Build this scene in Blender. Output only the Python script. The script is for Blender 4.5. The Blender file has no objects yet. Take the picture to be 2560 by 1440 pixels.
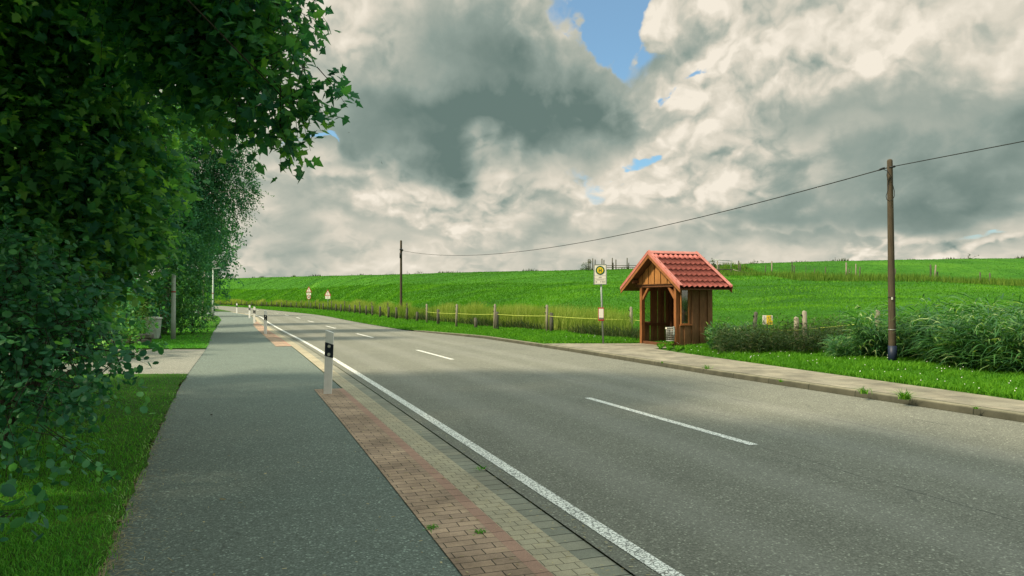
import bpy, bmesh, math, random
import numpy as np
from mathutils import Vector, Matrix

# ------------------------------------------------------------------ camera
F_PX = 1849.0; H_EYE = 1.6; Y_HOR = 746.0
PITCH = math.atan2(Y_HOR - 720, F_PX)
S = bpy.context.scene
cam_d = bpy.data.cameras.new("camera"); cam = bpy.data.objects.new("camera", cam_d)
S.collection.objects.link(cam); S.camera = cam
cam_d.sensor_width = 36; cam_d.lens = 36 * F_PX / 2560
cam_d.clip_start = 0.05; cam_d.clip_end = 5000
cam.location = (0, 0, H_EYE); cam.rotation_euler = (math.pi / 2 + PITCH, 0, 0)

# ------------------------------------------------------------------ sun, exposure
SUN_AZ = math.radians(-112)      # measured from +Y towards +X: the sun stands to the left, a little behind
SUN_EL = math.radians(47)
sun_dir = Vector((math.sin(SUN_AZ) * math.cos(SUN_EL), math.cos(SUN_AZ) * math.cos(SUN_EL), math.sin(SUN_EL)))
sd = bpy.data.lights.new("sun", 'SUN'); sun = bpy.data.objects.new("sun", sd); S.collection.objects.link(sun)
sd.energy = 2.9; sd.angle = math.radians(7.0); sd.color = (1.0, 0.86, 0.62)
sun.rotation_euler = sun_dir.to_track_quat('Z', 'Y').to_euler(); sun.location = (-40, -10, 60)
S.view_settings.view_transform = 'Standard'; S.view_settings.look = 'None'
S.view_settings.exposure = 1.12; S.view_settings.gamma = 1
S.render.engine = 'CYCLES'
S.cycles.max_bounces = 7; S.cycles.diffuse_bounces = 4; S.cycles.glossy_bounces = 2
S.cycles.transmission_bounces = 4; S.cycles.transparent_max_bounces = 6
S.cycles.caustics_reflective = False; S.cycles.caustics_refractive = False

# ------------------------------------------------------------------ node helpers
class NT:
    def __init__(s, tree): s.t = tree; s.n = tree.nodes; s.l = tree.links
    def node(s, typ, **kw):
        n = s.n.new(typ)
        for k, v in kw.items(): setattr(n, k, v)
        return n
    def put(s, sock, v):
        if isinstance(v, bpy.types.NodeSocket): s.l.new(v, sock)
        else: sock.default_value = v
    def math(s, op, a, b=0.0, c=0.0, clamp=False):
        n = s.node('ShaderNodeMath', operation=op, use_clamp=clamp)
        s.put(n.inputs[0], a); s.put(n.inputs[1], b); s.put(n.inputs[2], c)
        return n.outputs[0]
    def mix(s, f, a, b, typ='MIX'):
        n = s.node('ShaderNodeMix', data_type='RGBA', blend_type=typ)
        s.put(n.inputs[0], f); s.put(n.inputs[6], a); s.put(n.inputs[7], b)
        return n.outputs[2]
    def noise(s, vec, scale, detail=3.0, rough=0.5, dist=0.0, dims='3D'):
        n = s.node('ShaderNodeTexNoise', noise_dimensions=dims)
        if vec is not None: s.l.new(vec, n.inputs['Vector'])
        n.inputs['Scale'].default_value = scale; n.inputs['Detail'].default_value = detail
        n.inputs['Roughness'].default_value = rough; n.inputs['Distortion'].default_value = dist
        return n.outputs[0]
    def ramp(s, f, stops):
        n = s.node('ShaderNodeValToRGB'); s.l.new(f, n.inputs[0])
        e = n.color_ramp.elements
        while len(e) < len(stops): e.new(0.5)
        for el, (p, c) in zip(e, stops): el.position = p; el.color = tuple(c) + ((1,) if len(c) == 3 else ())
        return n.outputs[0]
    def map(s, vec, scale=(1, 1, 1), rot=(0, 0, 0), loc=(0, 0, 0)):
        n = s.node('ShaderNodeMapping'); s.l.new(vec, n.inputs[0])
        n.inputs['Scale'].default_value = scale; n.inputs['Rotation'].default_value = rot; n.inputs['Location'].default_value = loc
        return n.outputs[0]
    def smooth(s, x, lo, hi):
        n = s.node('ShaderNodeMapRange', interpolation_type='SMOOTHSTEP')
        s.put(n.inputs[0], x); n.inputs[1].default_value = lo; n.inputs[2].default_value = hi
        return n.outputs[0]

# ------------------------------------------------------------------ sky: sky texture behind procedural cloud cover
def px_azel(px, py):
    u = (px - 1280) / F_PX; v = (Y_HOR - py) / F_PX
    return math.atan2(u, 1), math.atan2(v, math.sqrt(1 + u * u))
world = bpy.data.worlds.new("World"); S.world = world; world.use_nodes = True
w = NT(world.node_tree); w.n.clear()
tc = w.node('ShaderNodeTexCoord').outputs['Generated']
sep = w.node('ShaderNodeSeparateXYZ'); w.l.new(tc, sep.inputs[0]); dx, dy, dz = sep.outputs
az = w.math('ARCTAN2', dx, dy)
el = w.math('ARCSINE', dz)
elp = w.math('MAXIMUM', el, 0.0)
# clouds get flatter and denser towards the horizon
stretch = w.math('MULTIPLY', w.math('LOGARITHM', w.math('ADD', elp, 0.30), 2.718), 0.62)
cmb = w.node('ShaderNodeCombineXYZ'); w.l.new(az, cmb.inputs[0]); w.l.new(stretch, cmb.inputs[1])
q = cmb.outputs[0]
warp = w.node('ShaderNodeTexNoise', noise_dimensions='2D'); w.l.new(q, warp.inputs[0]); warp.inputs['Scale'].default_value = 6; warp.inputs['Detail'].default_value = 3
def vadd(base, vec, k):
    v_ = w.node('ShaderNodeVectorMath', operation='MULTIPLY_ADD'); w.l.new(vec, v_.inputs[0]); v_.inputs[1].default_value = (k, k, 0); w.l.new(base, v_.inputs[2]); return v_.outputs[0]
def shift(base, dxy):
    v_ = w.node('ShaderNodeVectorMath', operation='ADD'); w.l.new(base, v_.inputs[0]); v_.inputs[1].default_value = dxy + (0,); return v_.outputs[0]
qq = vadd(q, warp.outputs[1], 0.05)
def puff(vec, scale, detail=3.5):
    n_ = w.node('ShaderNodeTexVoronoi', voronoi_dimensions='2D', feature='SMOOTH_F1'); w.l.new(vec, n_.inputs['Vector'])
    n_.inputs['Scale'].default_value = scale; n_.inputs['Detail'].default_value = detail; n_.inputs['Roughness'].default_value = .55; n_.inputs['Smoothness'].default_value = .5; n_.normalize = True
    return w.math('SUBTRACT', 1.0, w.math('MULTIPLY', n_.outputs['Distance'], 1.6))
n0 = w.noise(qq, 5.0, 7, 0.52, 0.0, '2D')
warp2 = w.node('ShaderNodeTexNoise', noise_dimensions='2D'); w.l.new(q, warp2.inputs[0]); warp2.inputs['Scale'].default_value = 20; warp2.inputs['Detail'].default_value = 5
qp = vadd(qq, warp2.outputs[1], 0.045)
p0 = puff(qp, 10.0); p1 = puff(shift(qp, (-0.006, 0.016)), 10.0)
relief = w.math('SUBTRACT', p0, p1)
fine = w.noise(qq, 22, 6, 0.58, 0.0, '2D')
azw = w.math('MULTIPLY_ADD', w.math('SUBTRACT', n0, 0.5), 0.22, az)
azw = w.math('MULTIPLY_ADD', w.math('SUBTRACT', p0, 0.6), 0.09, azw)
elw = w.math('MULTIPLY_ADD', w.math('SUBTRACT', warp.outputs[0], 0.5), 0.16, el)
elw = w.math('MULTIPLY_ADD', w.math('SUBTRACT', p0, 0.6), 0.07, elw)
elw = w.math('MULTIPLY_ADD', w.math('SUBTRACT', fine, 0.5), 0.03, elw)
def ell(px, py, rx, ry, rot=0.0, soft=1.0):
    a0, e0 = px_azel(px, py); rx /= F_PX; ry /= F_PX
    A = w.math('SUBTRACT', azw, a0); E = w.math('SUBTRACT', elw, e0)
    c, s_ = math.cos(rot), math.sin(rot)
    X = w.math('MULTIPLY_ADD', A, c / rx, w.math('MULTIPLY', E, s_ / rx))
    Y = w.math('MULTIPLY_ADD', A, -s_ / ry, w.math('MULTIPLY', E, c / ry))
    d = w.math('ADD', w.math('MULTIPLY', X, X), w.math('MULTIPLY', Y, Y))
    return w.math('POWER', 2.718, w.math('MULTIPLY', w.math('POWER', d, 1.35), -1.0 * soft))
dark = None   # thick parts of the cloud deck seen from below
#        px    py    rx   ry  rot  weight
for (x, y, rx, ry, r, wt) in [(1090, 350, 370, 95, 0.05, 1.15), (1270, 215, 230, 150, -0.2, 1.0), (930, 220, 150, 110, 0, .40),
                              (2380, 310, 400, 105, -0.10, .70), (1960, 510, 300, 62, 0.12, .80), (2420, 450, 240, 60, 0.3, .60),
                              (1180, 60, 240, 110, 0, .45), (1980, 330, 170, 60, 0, .35), (740, 500, 120, 45, 0, .42), (1010, 606, 330, 26, 0, .38), (1600, 640, 260, 24, 0, .30),
                              (1370, 590, 120, 60, 0, .40), (2050, 610, 300, 24, 0, .38), (800, 570, 230, 30, 0, .35), (1480, 330, 90, 70, 0, .3), (2300, 650, 260, 18, 0, .25)]:
    e = w.math('MULTIPLY', ell(x, y, rx, ry, r), wt)
    dark = e if dark is None else w.math('ADD', dark, e)
lite = None
for (x, y, rx, ry, r, wt) in [(1720, 250, 110, 260, 0.1, 1.0), (2050, 110, 330, 95, 0, .75), (1080, 480, 330, 50, 0, .75), (700, 440, 120, 60, 0, .55),
                              (850, 60, 110, 110, 0, .35), (2200, 590, 100, 26, 0, 1.5), (2450, 610, 100, 30, 0.3, 1.9), (1640, 500, 150, 36, 0, .6), (1130, 545, 90, 30, 0, .5), (660, 660, 130, 12, 0, .4), (1930, 250, 130, 130, 0, .4), (1240, 640, 120, 14, 0, .4), (1890, 590, 120, 16, 0, .3)]:
    e = w.math('MULTIPLY', ell(x, y, rx, ry, r), wt)
    lite = e if lite is None else w.math('ADD', lite, e)
b = w.math('MULTIPLY_ADD', w.math('SUBTRACT', n0, 0.5), 0.62, 0.67)
lk = w.math('SUBTRACT', w.math('MULTIPLY_ADD', lite, 0.9, 0.45), w.math('MULTIPLY', dark, 0.6), clamp=True)
b = w.math('MULTIPLY_ADD', w.math('MULTIPLY', relief, lk), 1.5, b)
b = w.math('MULTIPLY_ADD', w.math('MULTIPLY', w.math('SUBTRACT', p0, 0.6), lk), 0.45, b)
b = w.math('MULTIPLY_ADD', w.math('MULTIPLY', w.math('SUBTRACT', fine, 0.5), w.math('ADD', lk, 0.25)), 0.50, b)
b = w.math('MULTIPLY_ADD', dark, -0.50, b)
b = w.math('MULTIPLY_ADD', lite, 0.24, b, clamp=True)
cloud = w.ramp(b, [(0.0, (0.064, 0.094, 0.084)), (0.25, (0.130, 0.160, 0.141)), (0.48, (0.225, 0.232, 0.197)), (0.72, (0.325, 0.303, 0.252)), (1.0, (0.42, 0.385, 0.325))])
hole = None
for (x, y, rx, ry, r, wt) in [(1535, 10, 80, 80, -0.3, 1.1), (1510, 120, 46, 80, 0, 1.2), (1640, 215, 30, 14, .5, .8), (1615, 385, 34, 20, 0, .75), (1530, 460, 80, 50, 0, .62),
                              (800, 365, 52, 14, -.2, .85), (1400, 0, 60, 40, 0, .65), (2400, 565, 60, 16, 0, .5), (730, 330, 40, 14, 0, .5)]:
    e = w.math('MULTIPLY', ell(x, y, rx, ry, r, 0.8), wt)
    hole = e if hole is None else w.math('ADD', hole, e)
hole = w.math('MULTIPLY_ADD', w.math('SUBTRACT', p0, 0.6), -0.55, hole)
hole = w.math('MULTIPLY_ADD', w.math('SUBTRACT', fine, 0.5), -0.5, hole)
hole = w.smooth(hole, 0.36, 0.80)
skyt = w.node('ShaderNodeTexSky', sky_type='NISHITA'); skyt.sun_disc = False
skyt.sun_elevation = SUN_EL; skyt.sun_rotation = SUN_AZ
blue = w.mix(1.0, skyt.outputs[0], (0.044, 0.068, 0.074, 1), 'MULTIPLY')
blue = w.mix(0.2, blue, (0.25, 0.32, 0.36, 1))
col = w.mix(hole, cloud, blue)
col = w.mix(w.math('MULTIPLY', w.smooth(el, 0.50, 0.95), 0.9), col, (0.62, 0.76, 0.72, 1))   # unseen bright layer added overhead to lift and tint the ambient fill
bg = w.node('ShaderNodeBackground'); w.l.new(col, bg.inputs[0]); bg.inputs[1].default_value = 1.0
wo = w.node('ShaderNodeOutputWorld'); w.l.new(bg.outputs[0], wo.inputs[0])
world.cycles.sampling_method = 'MANUAL'; world.cycles.sample_map_resolution = 512

# ------------------------------------------------------------------ plan geometry
rng = np.random.default_rng(7); random.seed(7)
_cy = np.array([-12, 4.29, 10, 15, 21.16, 28.5, 36.5, 51, 63, 72, 80, 92, 121, 150, 190, 240, 300.])
_cx = np.array([6.75, .93, -1.13, -3.0, -5.3, -8.1, -11.3, -16.9, -21.3, -25.0, -28.9, -34.8, -48.6, -64, -90, -130, -190.])
def smooth_table(xs, ys, sig=3.0, lo=-12, hi=300, step=.5):
    g = np.arange(lo, hi + step, step); v = np.interp(g, xs, ys)
    k = np.exp(-.5 * (np.arange(-20, 21) * step / sig) ** 2); k /= k.sum()
    sl0 = (v[1] - v[0]); sl1 = v[-1] - v[-2]
    vp = np.concatenate([v[0] + sl0 * np.arange(-20, 0), v, v[-1] + sl1 * np.arange(1, 21)])
    return g, np.convolve(vp, k, 'valid')
GY, GX = smooth_table(_cy, _cx)
SL = np.gradient(GX, GY); ARC = np.concatenate([[0], np.cumsum(np.hypot(np.diff(GX), np.diff(GY)))])
cx = lambda y: np.interp(y, GY, GX)
arc = lambda y: np.interp(y, GY, ARC)
def pos(y, o):
    """point o metres to the RIGHT of the white edge line at curve parameter y"""
    sl = np.interp(y, GY, SL); n = 1 / np.sqrt(1 + sl * sl)
    return np.stack([cx(y) + o * n, y - o * n * sl * -1 * -1], -1) if False else np.stack([cx(y) + o * n, y + o * (-sl) * n], -1)
def w_right(y): return np.interp(y, [5, 13, 20, 27, 31, 35, 45], [7.2, 6.9, 7.0, 6.9, 6.3, 5.75, 5.6])
def o_back(y): return np.interp(y, [-10, 8, 12.4, 17.5, 18.9, 19.0, 21.4, 22.0], [8.3, 8.4, 8.7, 9.1, 9.3, 10.45, 10.45, 7.3])
_ly = [-12, -5, 4.29, 5.46, 6.84, 11.67, 15.27, 22.96, 35, 55, 67, 76, 82, 92, 121, 200]
_lx = [4.6, 1.6, -2.37, -2.88, -3.42, -5.35, -6.72, -9.5, -14.15, -21.6, -26.6, -31.5, -35.5, -42, -58, -110]
LY, LX = smooth_table(np.array(_ly, float), np.array(_lx, float), 1.2, -12, 200)
lx = lambda y: np.interp(y, LY, LX)
OFFH = 1.067

def G(px, py, z=0.0):
    """photo direction -> point on the level z (a ground survey, real metres)"""
    c, s = math.cos(PITCH), math.sin(PITCH)
    d = (px - 1280, F_PX * c - (720 - py) * s, F_PX * s + (720 - py) * c)
    t = (z - H_EYE) / d[2]
    return Vector((d[0] * t, d[1] * t, z))
def P(px, py, Y):
    c, s = math.cos(PITCH), math.sin(PITCH)
    d = (px - 1280, F_PX * c - (720 - py) * s, F_PX * s + (720 - py) * c)
    t = Y / d[1]
    return Vector((d[0] * t, Y, H_EYE + d[2] * t))

def vnoise(x, y, seed=0):
    xi = np.floor(x).astype(int); yi_ = np.floor(y).astype(int); fx = x - xi; fy = y - yi_
    fx = fx * fx * (3 - 2 * fx); fy = fy * fy * (3 - 2 * fy)
    h = lambda a, b: ((np.sin(a * 127.1 + b * 311.7 + seed * 74.7) * 43758.5453) % 1.0)
    return (h(xi, yi_) * (1 - fx) + h(xi + 1, yi_) * fx) * (1 - fy) + (h(xi, yi_ + 1) * (1 - fx) + h(xi + 1, yi_ + 1) * fx) * fy

# ------------------------------------------------------------------ object helpers
col0 = S.collection
def tag(o, label=None, cat=None, group=None, kind=None):
    if label: o['label'] = label
    if cat: o['category'] = cat
    if group: o['group'] = group
    if kind: o['kind'] = kind
    return o
def empty(name, loc=(0, 0, 0), rz=0.0, **k):
    o = bpy.data.objects.new(name, None); col0.objects.link(o); o.location = loc; o.rotation_euler.z = rz
    o.empty_display_size = .2
    return tag(o, **k)
def link(name, me, mat=None, parent=None, **k):
    o = bpy.data.objects.new(name, me); col0.objects.link(o)
    if mat is not None: me.materials.append(mat)
    if parent is not None: o.parent = parent
    return tag(o, **k)
def np_mesh(name, V, Fc, fsize, rnd=None, uv=None, smooth=False):
    """V (n,3), Fc flat loop vertex indices, fsize verts per face (int)"""
    me = bpy.data.meshes.new(name); V = np.asarray(V, np.float32).reshape(-1, 3); Fc = np.asarray(Fc, np.int32).ravel()
    nf = len(Fc) // fsize
    me.vertices.add(len(V)); me.vertices.foreach_set('co', V.ravel())
    me.loops.add(len(Fc)); me.loops.foreach_set('vertex_index', Fc)
    me.polygons.add(nf); me.polygons.foreach_set('loop_start', np.arange(0, nf * fsize, fsize, dtype=np.int32))
    me.polygons.foreach_set('loop_total', np.full(nf, fsize, np.int32))
    if smooth: me.polygons.foreach_set('use_smooth', np.ones(nf, bool))
    me.update(calc_edges=True)
    if rnd is not None:
        a = me.attributes.new('rnd', 'FLOAT', 'FACE'); a.data.foreach_set('value', np.asarray(rnd, np.float32))
    if uv is not None:
        l = me.uv_layers.new(name='UVMap'); l.data.foreach_set('uv', np.asarray(uv, np.float32)[Fc].ravel())
    return me
def grid_mesh(name, P3, UV=None, smooth=True):
    """P3 (r,c,3)"""
    r, c = P3.shape[:2]; i = np.arange(r * c).reshape(r, c)
    q = np.stack([i[:-1, :-1], i[:-1, 1:], i[1:, 1:], i[1:, :-1]], -1).reshape(-1, 4)
    return np_mesh(name, P3.reshape(-1, 3), q, 4, uv=None if UV is None else UV.reshape(-1, 2), smooth=smooth)

class MB:
    def __init__(s): s.v = []; s.f = []; s.sm = []
    def add(s, vs, fs, smooth=False):
        b = len(s.v); s.v += [tuple(v) for v in vs]; s.f += [tuple(b + i for i in f) for f in fs]; s.sm += [smooth] * len(fs); return s
    def box(s, c, sz, M=None):
        c = Vector(c); h = Vector(sz) / 2
        vs = [c + Vector((i * h.x, j * h.y, k * h.z)) for i in (-1, 1) for j in (-1, 1) for k in (-1, 1)]
        if M: vs = [M @ v for v in vs]
        return s.add(vs, [(0, 1, 3, 2), (4, 6, 7, 5), (0, 4, 5, 1), (2, 3, 7, 6), (0, 2, 6, 4), (1, 5, 7, 3)])
    def tube(s, pts, rad, n=8, cap=True):
        pts = [Vector(p) for p in pts]; m = len(pts)
        if not hasattr(rad, '__len__'): rad = [rad] * m
        vs = []; fs = []; ref = None
        for i, p in enumerate(pts):
            d = (pts[min(i + 1, m - 1)] - pts[max(i - 1, 0)])
            if d.length < 1e-9: d = Vector((0, 0, 1))
            d.normalize()
            if ref is None: ref = Vector((1, 0, 0)) if abs(d.x) < .8 else Vector((0, 1, 0))
            x = (ref - d * ref.dot(d)).normalized(); y = d.cross(x); ref = x
            for k in range(n):
                a = 2 * math.pi * k / n; vs.append(p + (x * math.cos(a) + y * math.sin(a)) * rad[i])
        for i in range(m - 1):
            for k in range(n):
                a = i * n + k; bb = i * n + (k + 1) % n; fs.append((a, bb, bb + n, a + n))
        b0 = len(s.f); s.add(vs, fs, True)
        if cap:
            base = len(s.v) - len(vs)
            s.f.append(tuple(base + k for k in reversed(range(n)))); s.sm.append(False)
            s.f.append(tuple(base + (m - 1) * n + k for k in range(n))); s.sm.append(False)
        return s
    def prism(s, outline, depth, M=None):
        """outline list of (x,z) extruded along y by depth (centred)"""
        n = len(outline); vs = [Vector((x, -depth / 2, z)) for x, z in outline] + [Vector((x, depth / 2, z)) for x, z in outline]
        if M: vs = [M @ v for v in vs]
        fs = [tuple(range(n)), tuple(reversed(range(n, 2 * n)))] + [(i, i + n, (i + 1) % n + n, (i + 1) % n) for i in range(n)]
        return s.add(vs, fs)
    def build(s, name, mat, parent=None, bevel=0.0, **k):
        me = bpy.data.meshes.new(name); me.from_pydata(s.v, [], s.f); me.update()
        me.polygons.foreach_set('use_smooth', s.sm)
        bm = bmesh.new(); bm.from_mesh(me); bmesh.ops.recalc_face_normals(bm, faces=bm.faces)
        if bevel > 0:
            bmesh.ops.bevel(bm, geom=[e for e in bm.edges if e.is_manifold and e.calc_face_angle(0) > .6], offset=bevel, segments=1, affect='EDGES')
        bm.to_mesh(me); bm.free()
        return link(name, me, mat, parent, **k)
def copy_tree(o, parent=None):
    c = o.copy(); col0.objects.link(c)
    if parent is not None: c.parent = parent
    for ch in list(o.children): copy_tree(ch, c)
    return c

# ------------------------------------------------------------------ materials
def mat(name, rough=0.8):
    m = bpy.data.materials.new(name); m.use_nodes = True; t = NT(m.node_tree)
    bs = t.n['Principled BSDF']; bs.inputs['Roughness'].default_value = rough
    bs.inputs['Specular IOR Level'].default_value = 0.3
    return m, t, bs
def bump(t, bs, h, strength, dist=0.01):
    b = t.node('ShaderNodeBump'); b.inputs['Strength'].default_value = strength; b.inputs['Distance'].default_value = dist
    t.l.new(h, b.inputs['Height']); t.l.new(b.outputs[0], bs.inputs['Normal'])
def obj_co(t): return t.node('ShaderNodeTexCoord').outputs['Object']
def plain(name, c, rough=.6, var=.15, scale=6, metal=0.0, bmp=0.0):
    m, t, bs = mat(name, rough); o = obj_co(t)
    n = t.noise(o, scale, 5, .6)
    d = [max(0, x * (1 - var)) for x in c]; l = [min(1, x * (1 + var)) for x in c]
    t.l.new(t.ramp(n, [(.3, d), (.7, l)]), bs.inputs['Base Color']); bs.inputs['Metallic'].default_value = metal
    if bmp: bump(t, bs, t.noise(o, scale * 8, 4), bmp, .005)
    return m
M = {}
def asphalt(name, base, tint, lines=False):
    m, t, bs = mat(name, .85); o = obj_co(t)
    grain = t.noise(o, 95, 3, .7); vor = t.node('ShaderNodeTexVoronoi'); t.l.new(o, vor.inputs[0]); vor.inputs['Scale'].default_value = 75
    stone = t.ramp(vor.outputs['Distance'], [(.0, (1.35,) * 3), (.55, (.8,) * 3)])
    vr = t.node('ShaderNodeTexWhiteNoise'); t.l.new(vor.outputs['Position'], vr.inputs[0])
    sp = t.ramp(vr.outputs[0], [(0, (.62,) * 3), (.75, (1.0,) * 3), (.93, (1.15,) * 3), (1, (2.1,) * 3)])
    big = t.noise(o, .35, 5, .6); mid = t.noise(o, 2.2, 5, .6)
    c = t.mix(big, tuple(x * .86 for x in base) + (1,), tuple(x * 1.16 for x in tint) + (1,))
    c = t.mix(.35, c, t.ramp(mid, [(.3, tuple(x * .85 for x in base)), (.7, tuple(x * 1.2 for x in base))]))
    c = t.mix(1.0, c, sp, 'MULTIPLY'); c = t.mix(.7, c, stone, 'MULTIPLY')
    c = t.mix(.5, c, t.ramp(grain, [(.25, (.55,) * 3), (.75, (1.5,) * 3)]), 'MULTIPLY')
    # fine wandering cracks and darker bitumen seams
    uv = t.node('ShaderNodeUVMap').outputs[0]
    ws = t.node('ShaderNodeSeparateXYZ'); t.l.new(uv, ws.inputs[0])
    wob = t.noise(o, 1.6, 5, .65)
    if lines:
        tr = t.math('MULTIPLY_ADD', wob, .16, ws.outputs[0])
        for x0, ww in ((2.98, .010), (3.9, .009), (5.1, .013), (6.1, .016)):
            d = t.math('ABSOLUTE', t.math('SUBTRACT', tr, x0)); k = t.math('SUBTRACT', 1.0, t.smooth(d, ww * .4, ww * 1.3))
            k = t.math('MULTIPLY', k, t.smooth(t.noise(o, .8, 3), .42, .6)); c = t.mix(t.math('MULTIPLY', k, .72), c, (.03, .032, .03, 1))
        # paler worn wheel tracks
        for x0 in (.9, 2.2, 3.9, 5.0):
            d = t.math('ABSOLUTE', t.math('SUBTRACT', tr, x0)); k = t.math('SUBTRACT', 1.0, t.smooth(d, .1, .42)); c = t.mix(t.math('MULTIPLY', k, .12), c, (.36, .35, .32, 1))
    stain = t.smooth(t.noise(t.map(o, (1.0, .45, 1), (0, 0, -.35)), 1.1, 6, .7, .5), .60, .74)
    c = t.mix(t.math('MULTIPLY', stain, .18), c, (.09, .10, .095, 1))
    vc = t.node('ShaderNodeTexVoronoi', feature='DISTANCE_TO_EDGE'); wn_ = t.node('ShaderNodeTexNoise'); t.l.new(o, wn_.inputs[0]); wn_.inputs['Scale'].default_value = 2.5; wn_.inputs['Detail'].default_value = 6
    wv_ = t.node('ShaderNodeVectorMath', operation='MULTIPLY_ADD'); t.l.new(wn_.outputs[1], wv_.inputs[0]); wv_.inputs[1].default_value = (.7, .7, 0); t.l.new(o, wv_.inputs[2]); t.l.new(wv_.outputs[0], vc.inputs[0]); vc.inputs['Scale'].default_value = .42
    ck = t.math('SUBTRACT', 1.0, t.smooth(vc.outputs[0], .0015, .005)); ck = t.math('MULTIPLY', ck, t.smooth(t.noise(o, .5, 3), .50, .62))
    c = t.mix(t.math('MULTIPLY', ck, .28), c, (.035, .04, .037, 1))
    t.l.new(c, bs.inputs['Base Color']); bump(t, bs, t.math('ADD', grain, vor.outputs['Distance']), .35, .006)
    return m
M['road'] = asphalt('road asphalt', (.166, .170, .142), (.212, .208, .164), True)
M['path'] = asphalt('path asphalt', (.134, .172, .152), (.172, .195, .165))
M['drive'] = asphalt('driveway asphalt', (.22, .225, .195), (.28, .265, .22))

def paver(name, c1, c2, mortar, bw, bh, off=.5, msize=.004, rot=0.0, dirt=.35):
    m, t, bs = mat(name, .9); uv = t.node('ShaderNodeUVMap').outputs[0]; o = obj_co(t)
    mp = t.map(uv, rot=(0, 0, rot))
    wn = t.noise(o, 9, 3); wv = t.node('ShaderNodeVectorMath', operation='MULTIPLY_ADD')
    nn = t.node('ShaderNodeTexNoise'); t.l.new(o, nn.inputs[0]); nn.inputs['Scale'].default_value = 11
    t.l.new(nn.outputs[1], wv.inputs[0]); wv.inputs[1].default_value = (.010, .010, 0); t.l.new(mp, wv.inputs[2])
    br = t.node('ShaderNodeTexBrick'); t.l.new(wv.outputs[0], br.inputs['Vector']); br.offset = off
    br.inputs['Scale'].default_value = 1; br.inputs['Brick Width'].default_value = bw; br.inputs['Row Height'].default_value = bh
    br.inputs['Mortar Size'].default_value = msize; br.inputs['Mortar Smooth'].default_value = .3; br.inputs['Bias'].default_value = 0
    br.inputs['Color1'].default_value = c1 + (1,); br.inputs['Color2'].default_value = c2 + (1,); br.inputs['Mortar'].default_value = mortar + (1,)
    c = br.outputs[0]
    st = t.noise(o, 1.3, 6, .65); gr = t.noise(o, 120, 3, .7)
    c = t.mix(dirt, c, t.ramp(st, [(.35, (.5, .47, .42)), (.65, (1.5, 1.45, 1.35))]), 'MULTIPLY')
    c = t.mix(.5, c, t.ramp(gr, [(.3, (.6,) * 3), (.7, (1.4,) * 3)]), 'MULTIPLY')
    t.l.new(c, bs.inputs['Base Color'])
    bump(t, bs, t.math('MULTIPLY_ADD', gr, .25, t.math('SUBTRACT', 1.0, br.outputs['Fac'])), .6, .008)
    return m
M['redpaver'] = paver('red pavers', (.30, .215, .165), (.40, .285, .21), (.045, .04, .03), .2, .1, dirt=.7)
M['redrow'] = paver('red edging row', (.34, .205, .16), (.38, .235, .18), (.07, .055, .04), 5, .2, 0, .004)
M['tan'] = paver('tan pavers', (.34, .305, .225), (.40, .35, .25), (.09, .08, .055), .125, .1, .5, .003)
M['gutter'] = paver('gutter blocks', (.20, .205, .17), (.27, .26, .205), (.04, .045, .035), 5, .16, 0, .006)
M['walk'] = paver('sidewalk slabs', (.19, .18, .145), (.24, .22, .175), (.10, .095, .075), .3, .3, .5, .004, dirt=.6)
def kerbmat():
    m, t, bs = mat('kerb concrete', .9); uv = t.node('ShaderNodeUVMap').outputs[0]; o = obj_co(t)
    br = t.node('ShaderNodeTexBrick'); t.l.new(uv, br.inputs['Vector']); br.offset = 0
    br.inputs['Scale'].default_value = 1; br.inputs['Brick Width'].default_value = 50; br.inputs['Row Height'].default_value = 1.0
    br.inputs['Mortar Size'].default_value = .008
    br.inputs['Color1'].default_value = (.125, .125, .10, 1); br.inputs['Color2'].default_value = (.155, .15, .12, 1); br.inputs['Mortar'].default_value = (.04, .045, .03, 1)
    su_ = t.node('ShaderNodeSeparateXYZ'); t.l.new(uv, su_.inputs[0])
    face_shade = t.ramp(su_.outputs[0], [(.10, (.42, .43, .40)), (.135, (1.25, 1.22, 1.15))])  # shade on the road face put into the colour: face darkened, top lightened
    c = t.mix(1.0, t.mix(.7, br.outputs[0], t.ramp(t.noise(o, 3, 7, .7), [(.3, (.5, .52, .42)), (.7, (1.45, 1.4, 1.3))]), 'MULTIPLY'), face_shade, 'MULTIPLY')
    t.l.new(c, bs.inputs['Base Color']); bump(t, bs, t.noise(o, 60, 4), .4, .01); return m
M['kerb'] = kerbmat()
def paint(name, wear, asp):
    m, t, bs = mat(name, .6); o = obj_co(t)
    v = t.node('ShaderNodeTexVoronoi', feature='DISTANCE_TO_EDGE'); 
    nn = t.node('ShaderNodeTexNoise'); t.l.new(o, nn.inputs[0]); nn.inputs['Scale'].default_value = 26
    wv = t.node('ShaderNodeVectorMath', operation='MULTIPLY_ADD'); t.l.new(nn.outputs[1], wv.inputs[0]); wv.inputs[1].default_value = (.05,) * 3; t.l.new(o, wv.inputs[2])
    t.l.new(wv.outputs[0], v.inputs[0]); v.inputs['Scale'].default_value = 32
    cr = t.smooth(v.outputs[0], .02, .13)
    ws = t.smooth(t.noise(o, 14, 5, .7), wear - .12, wear + .08)
    k = t.math('MULTIPLY', cr, ws)
    c = t.mix(k, asp + (1,), t.ramp(t.noise(o, 5, 4), [(.3, (.80, .79, .73)), (.7, (.90, .89, .84))]))
    t.l.new(c, bs.inputs['Base Color']); bump(t, bs, k, .3, .004); return m
M['line'] = paint('worn white line paint', .24, (.15, .155, .14))
M['dash'] = paint('white dash paint', .22, (.17, .17, .15))

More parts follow.
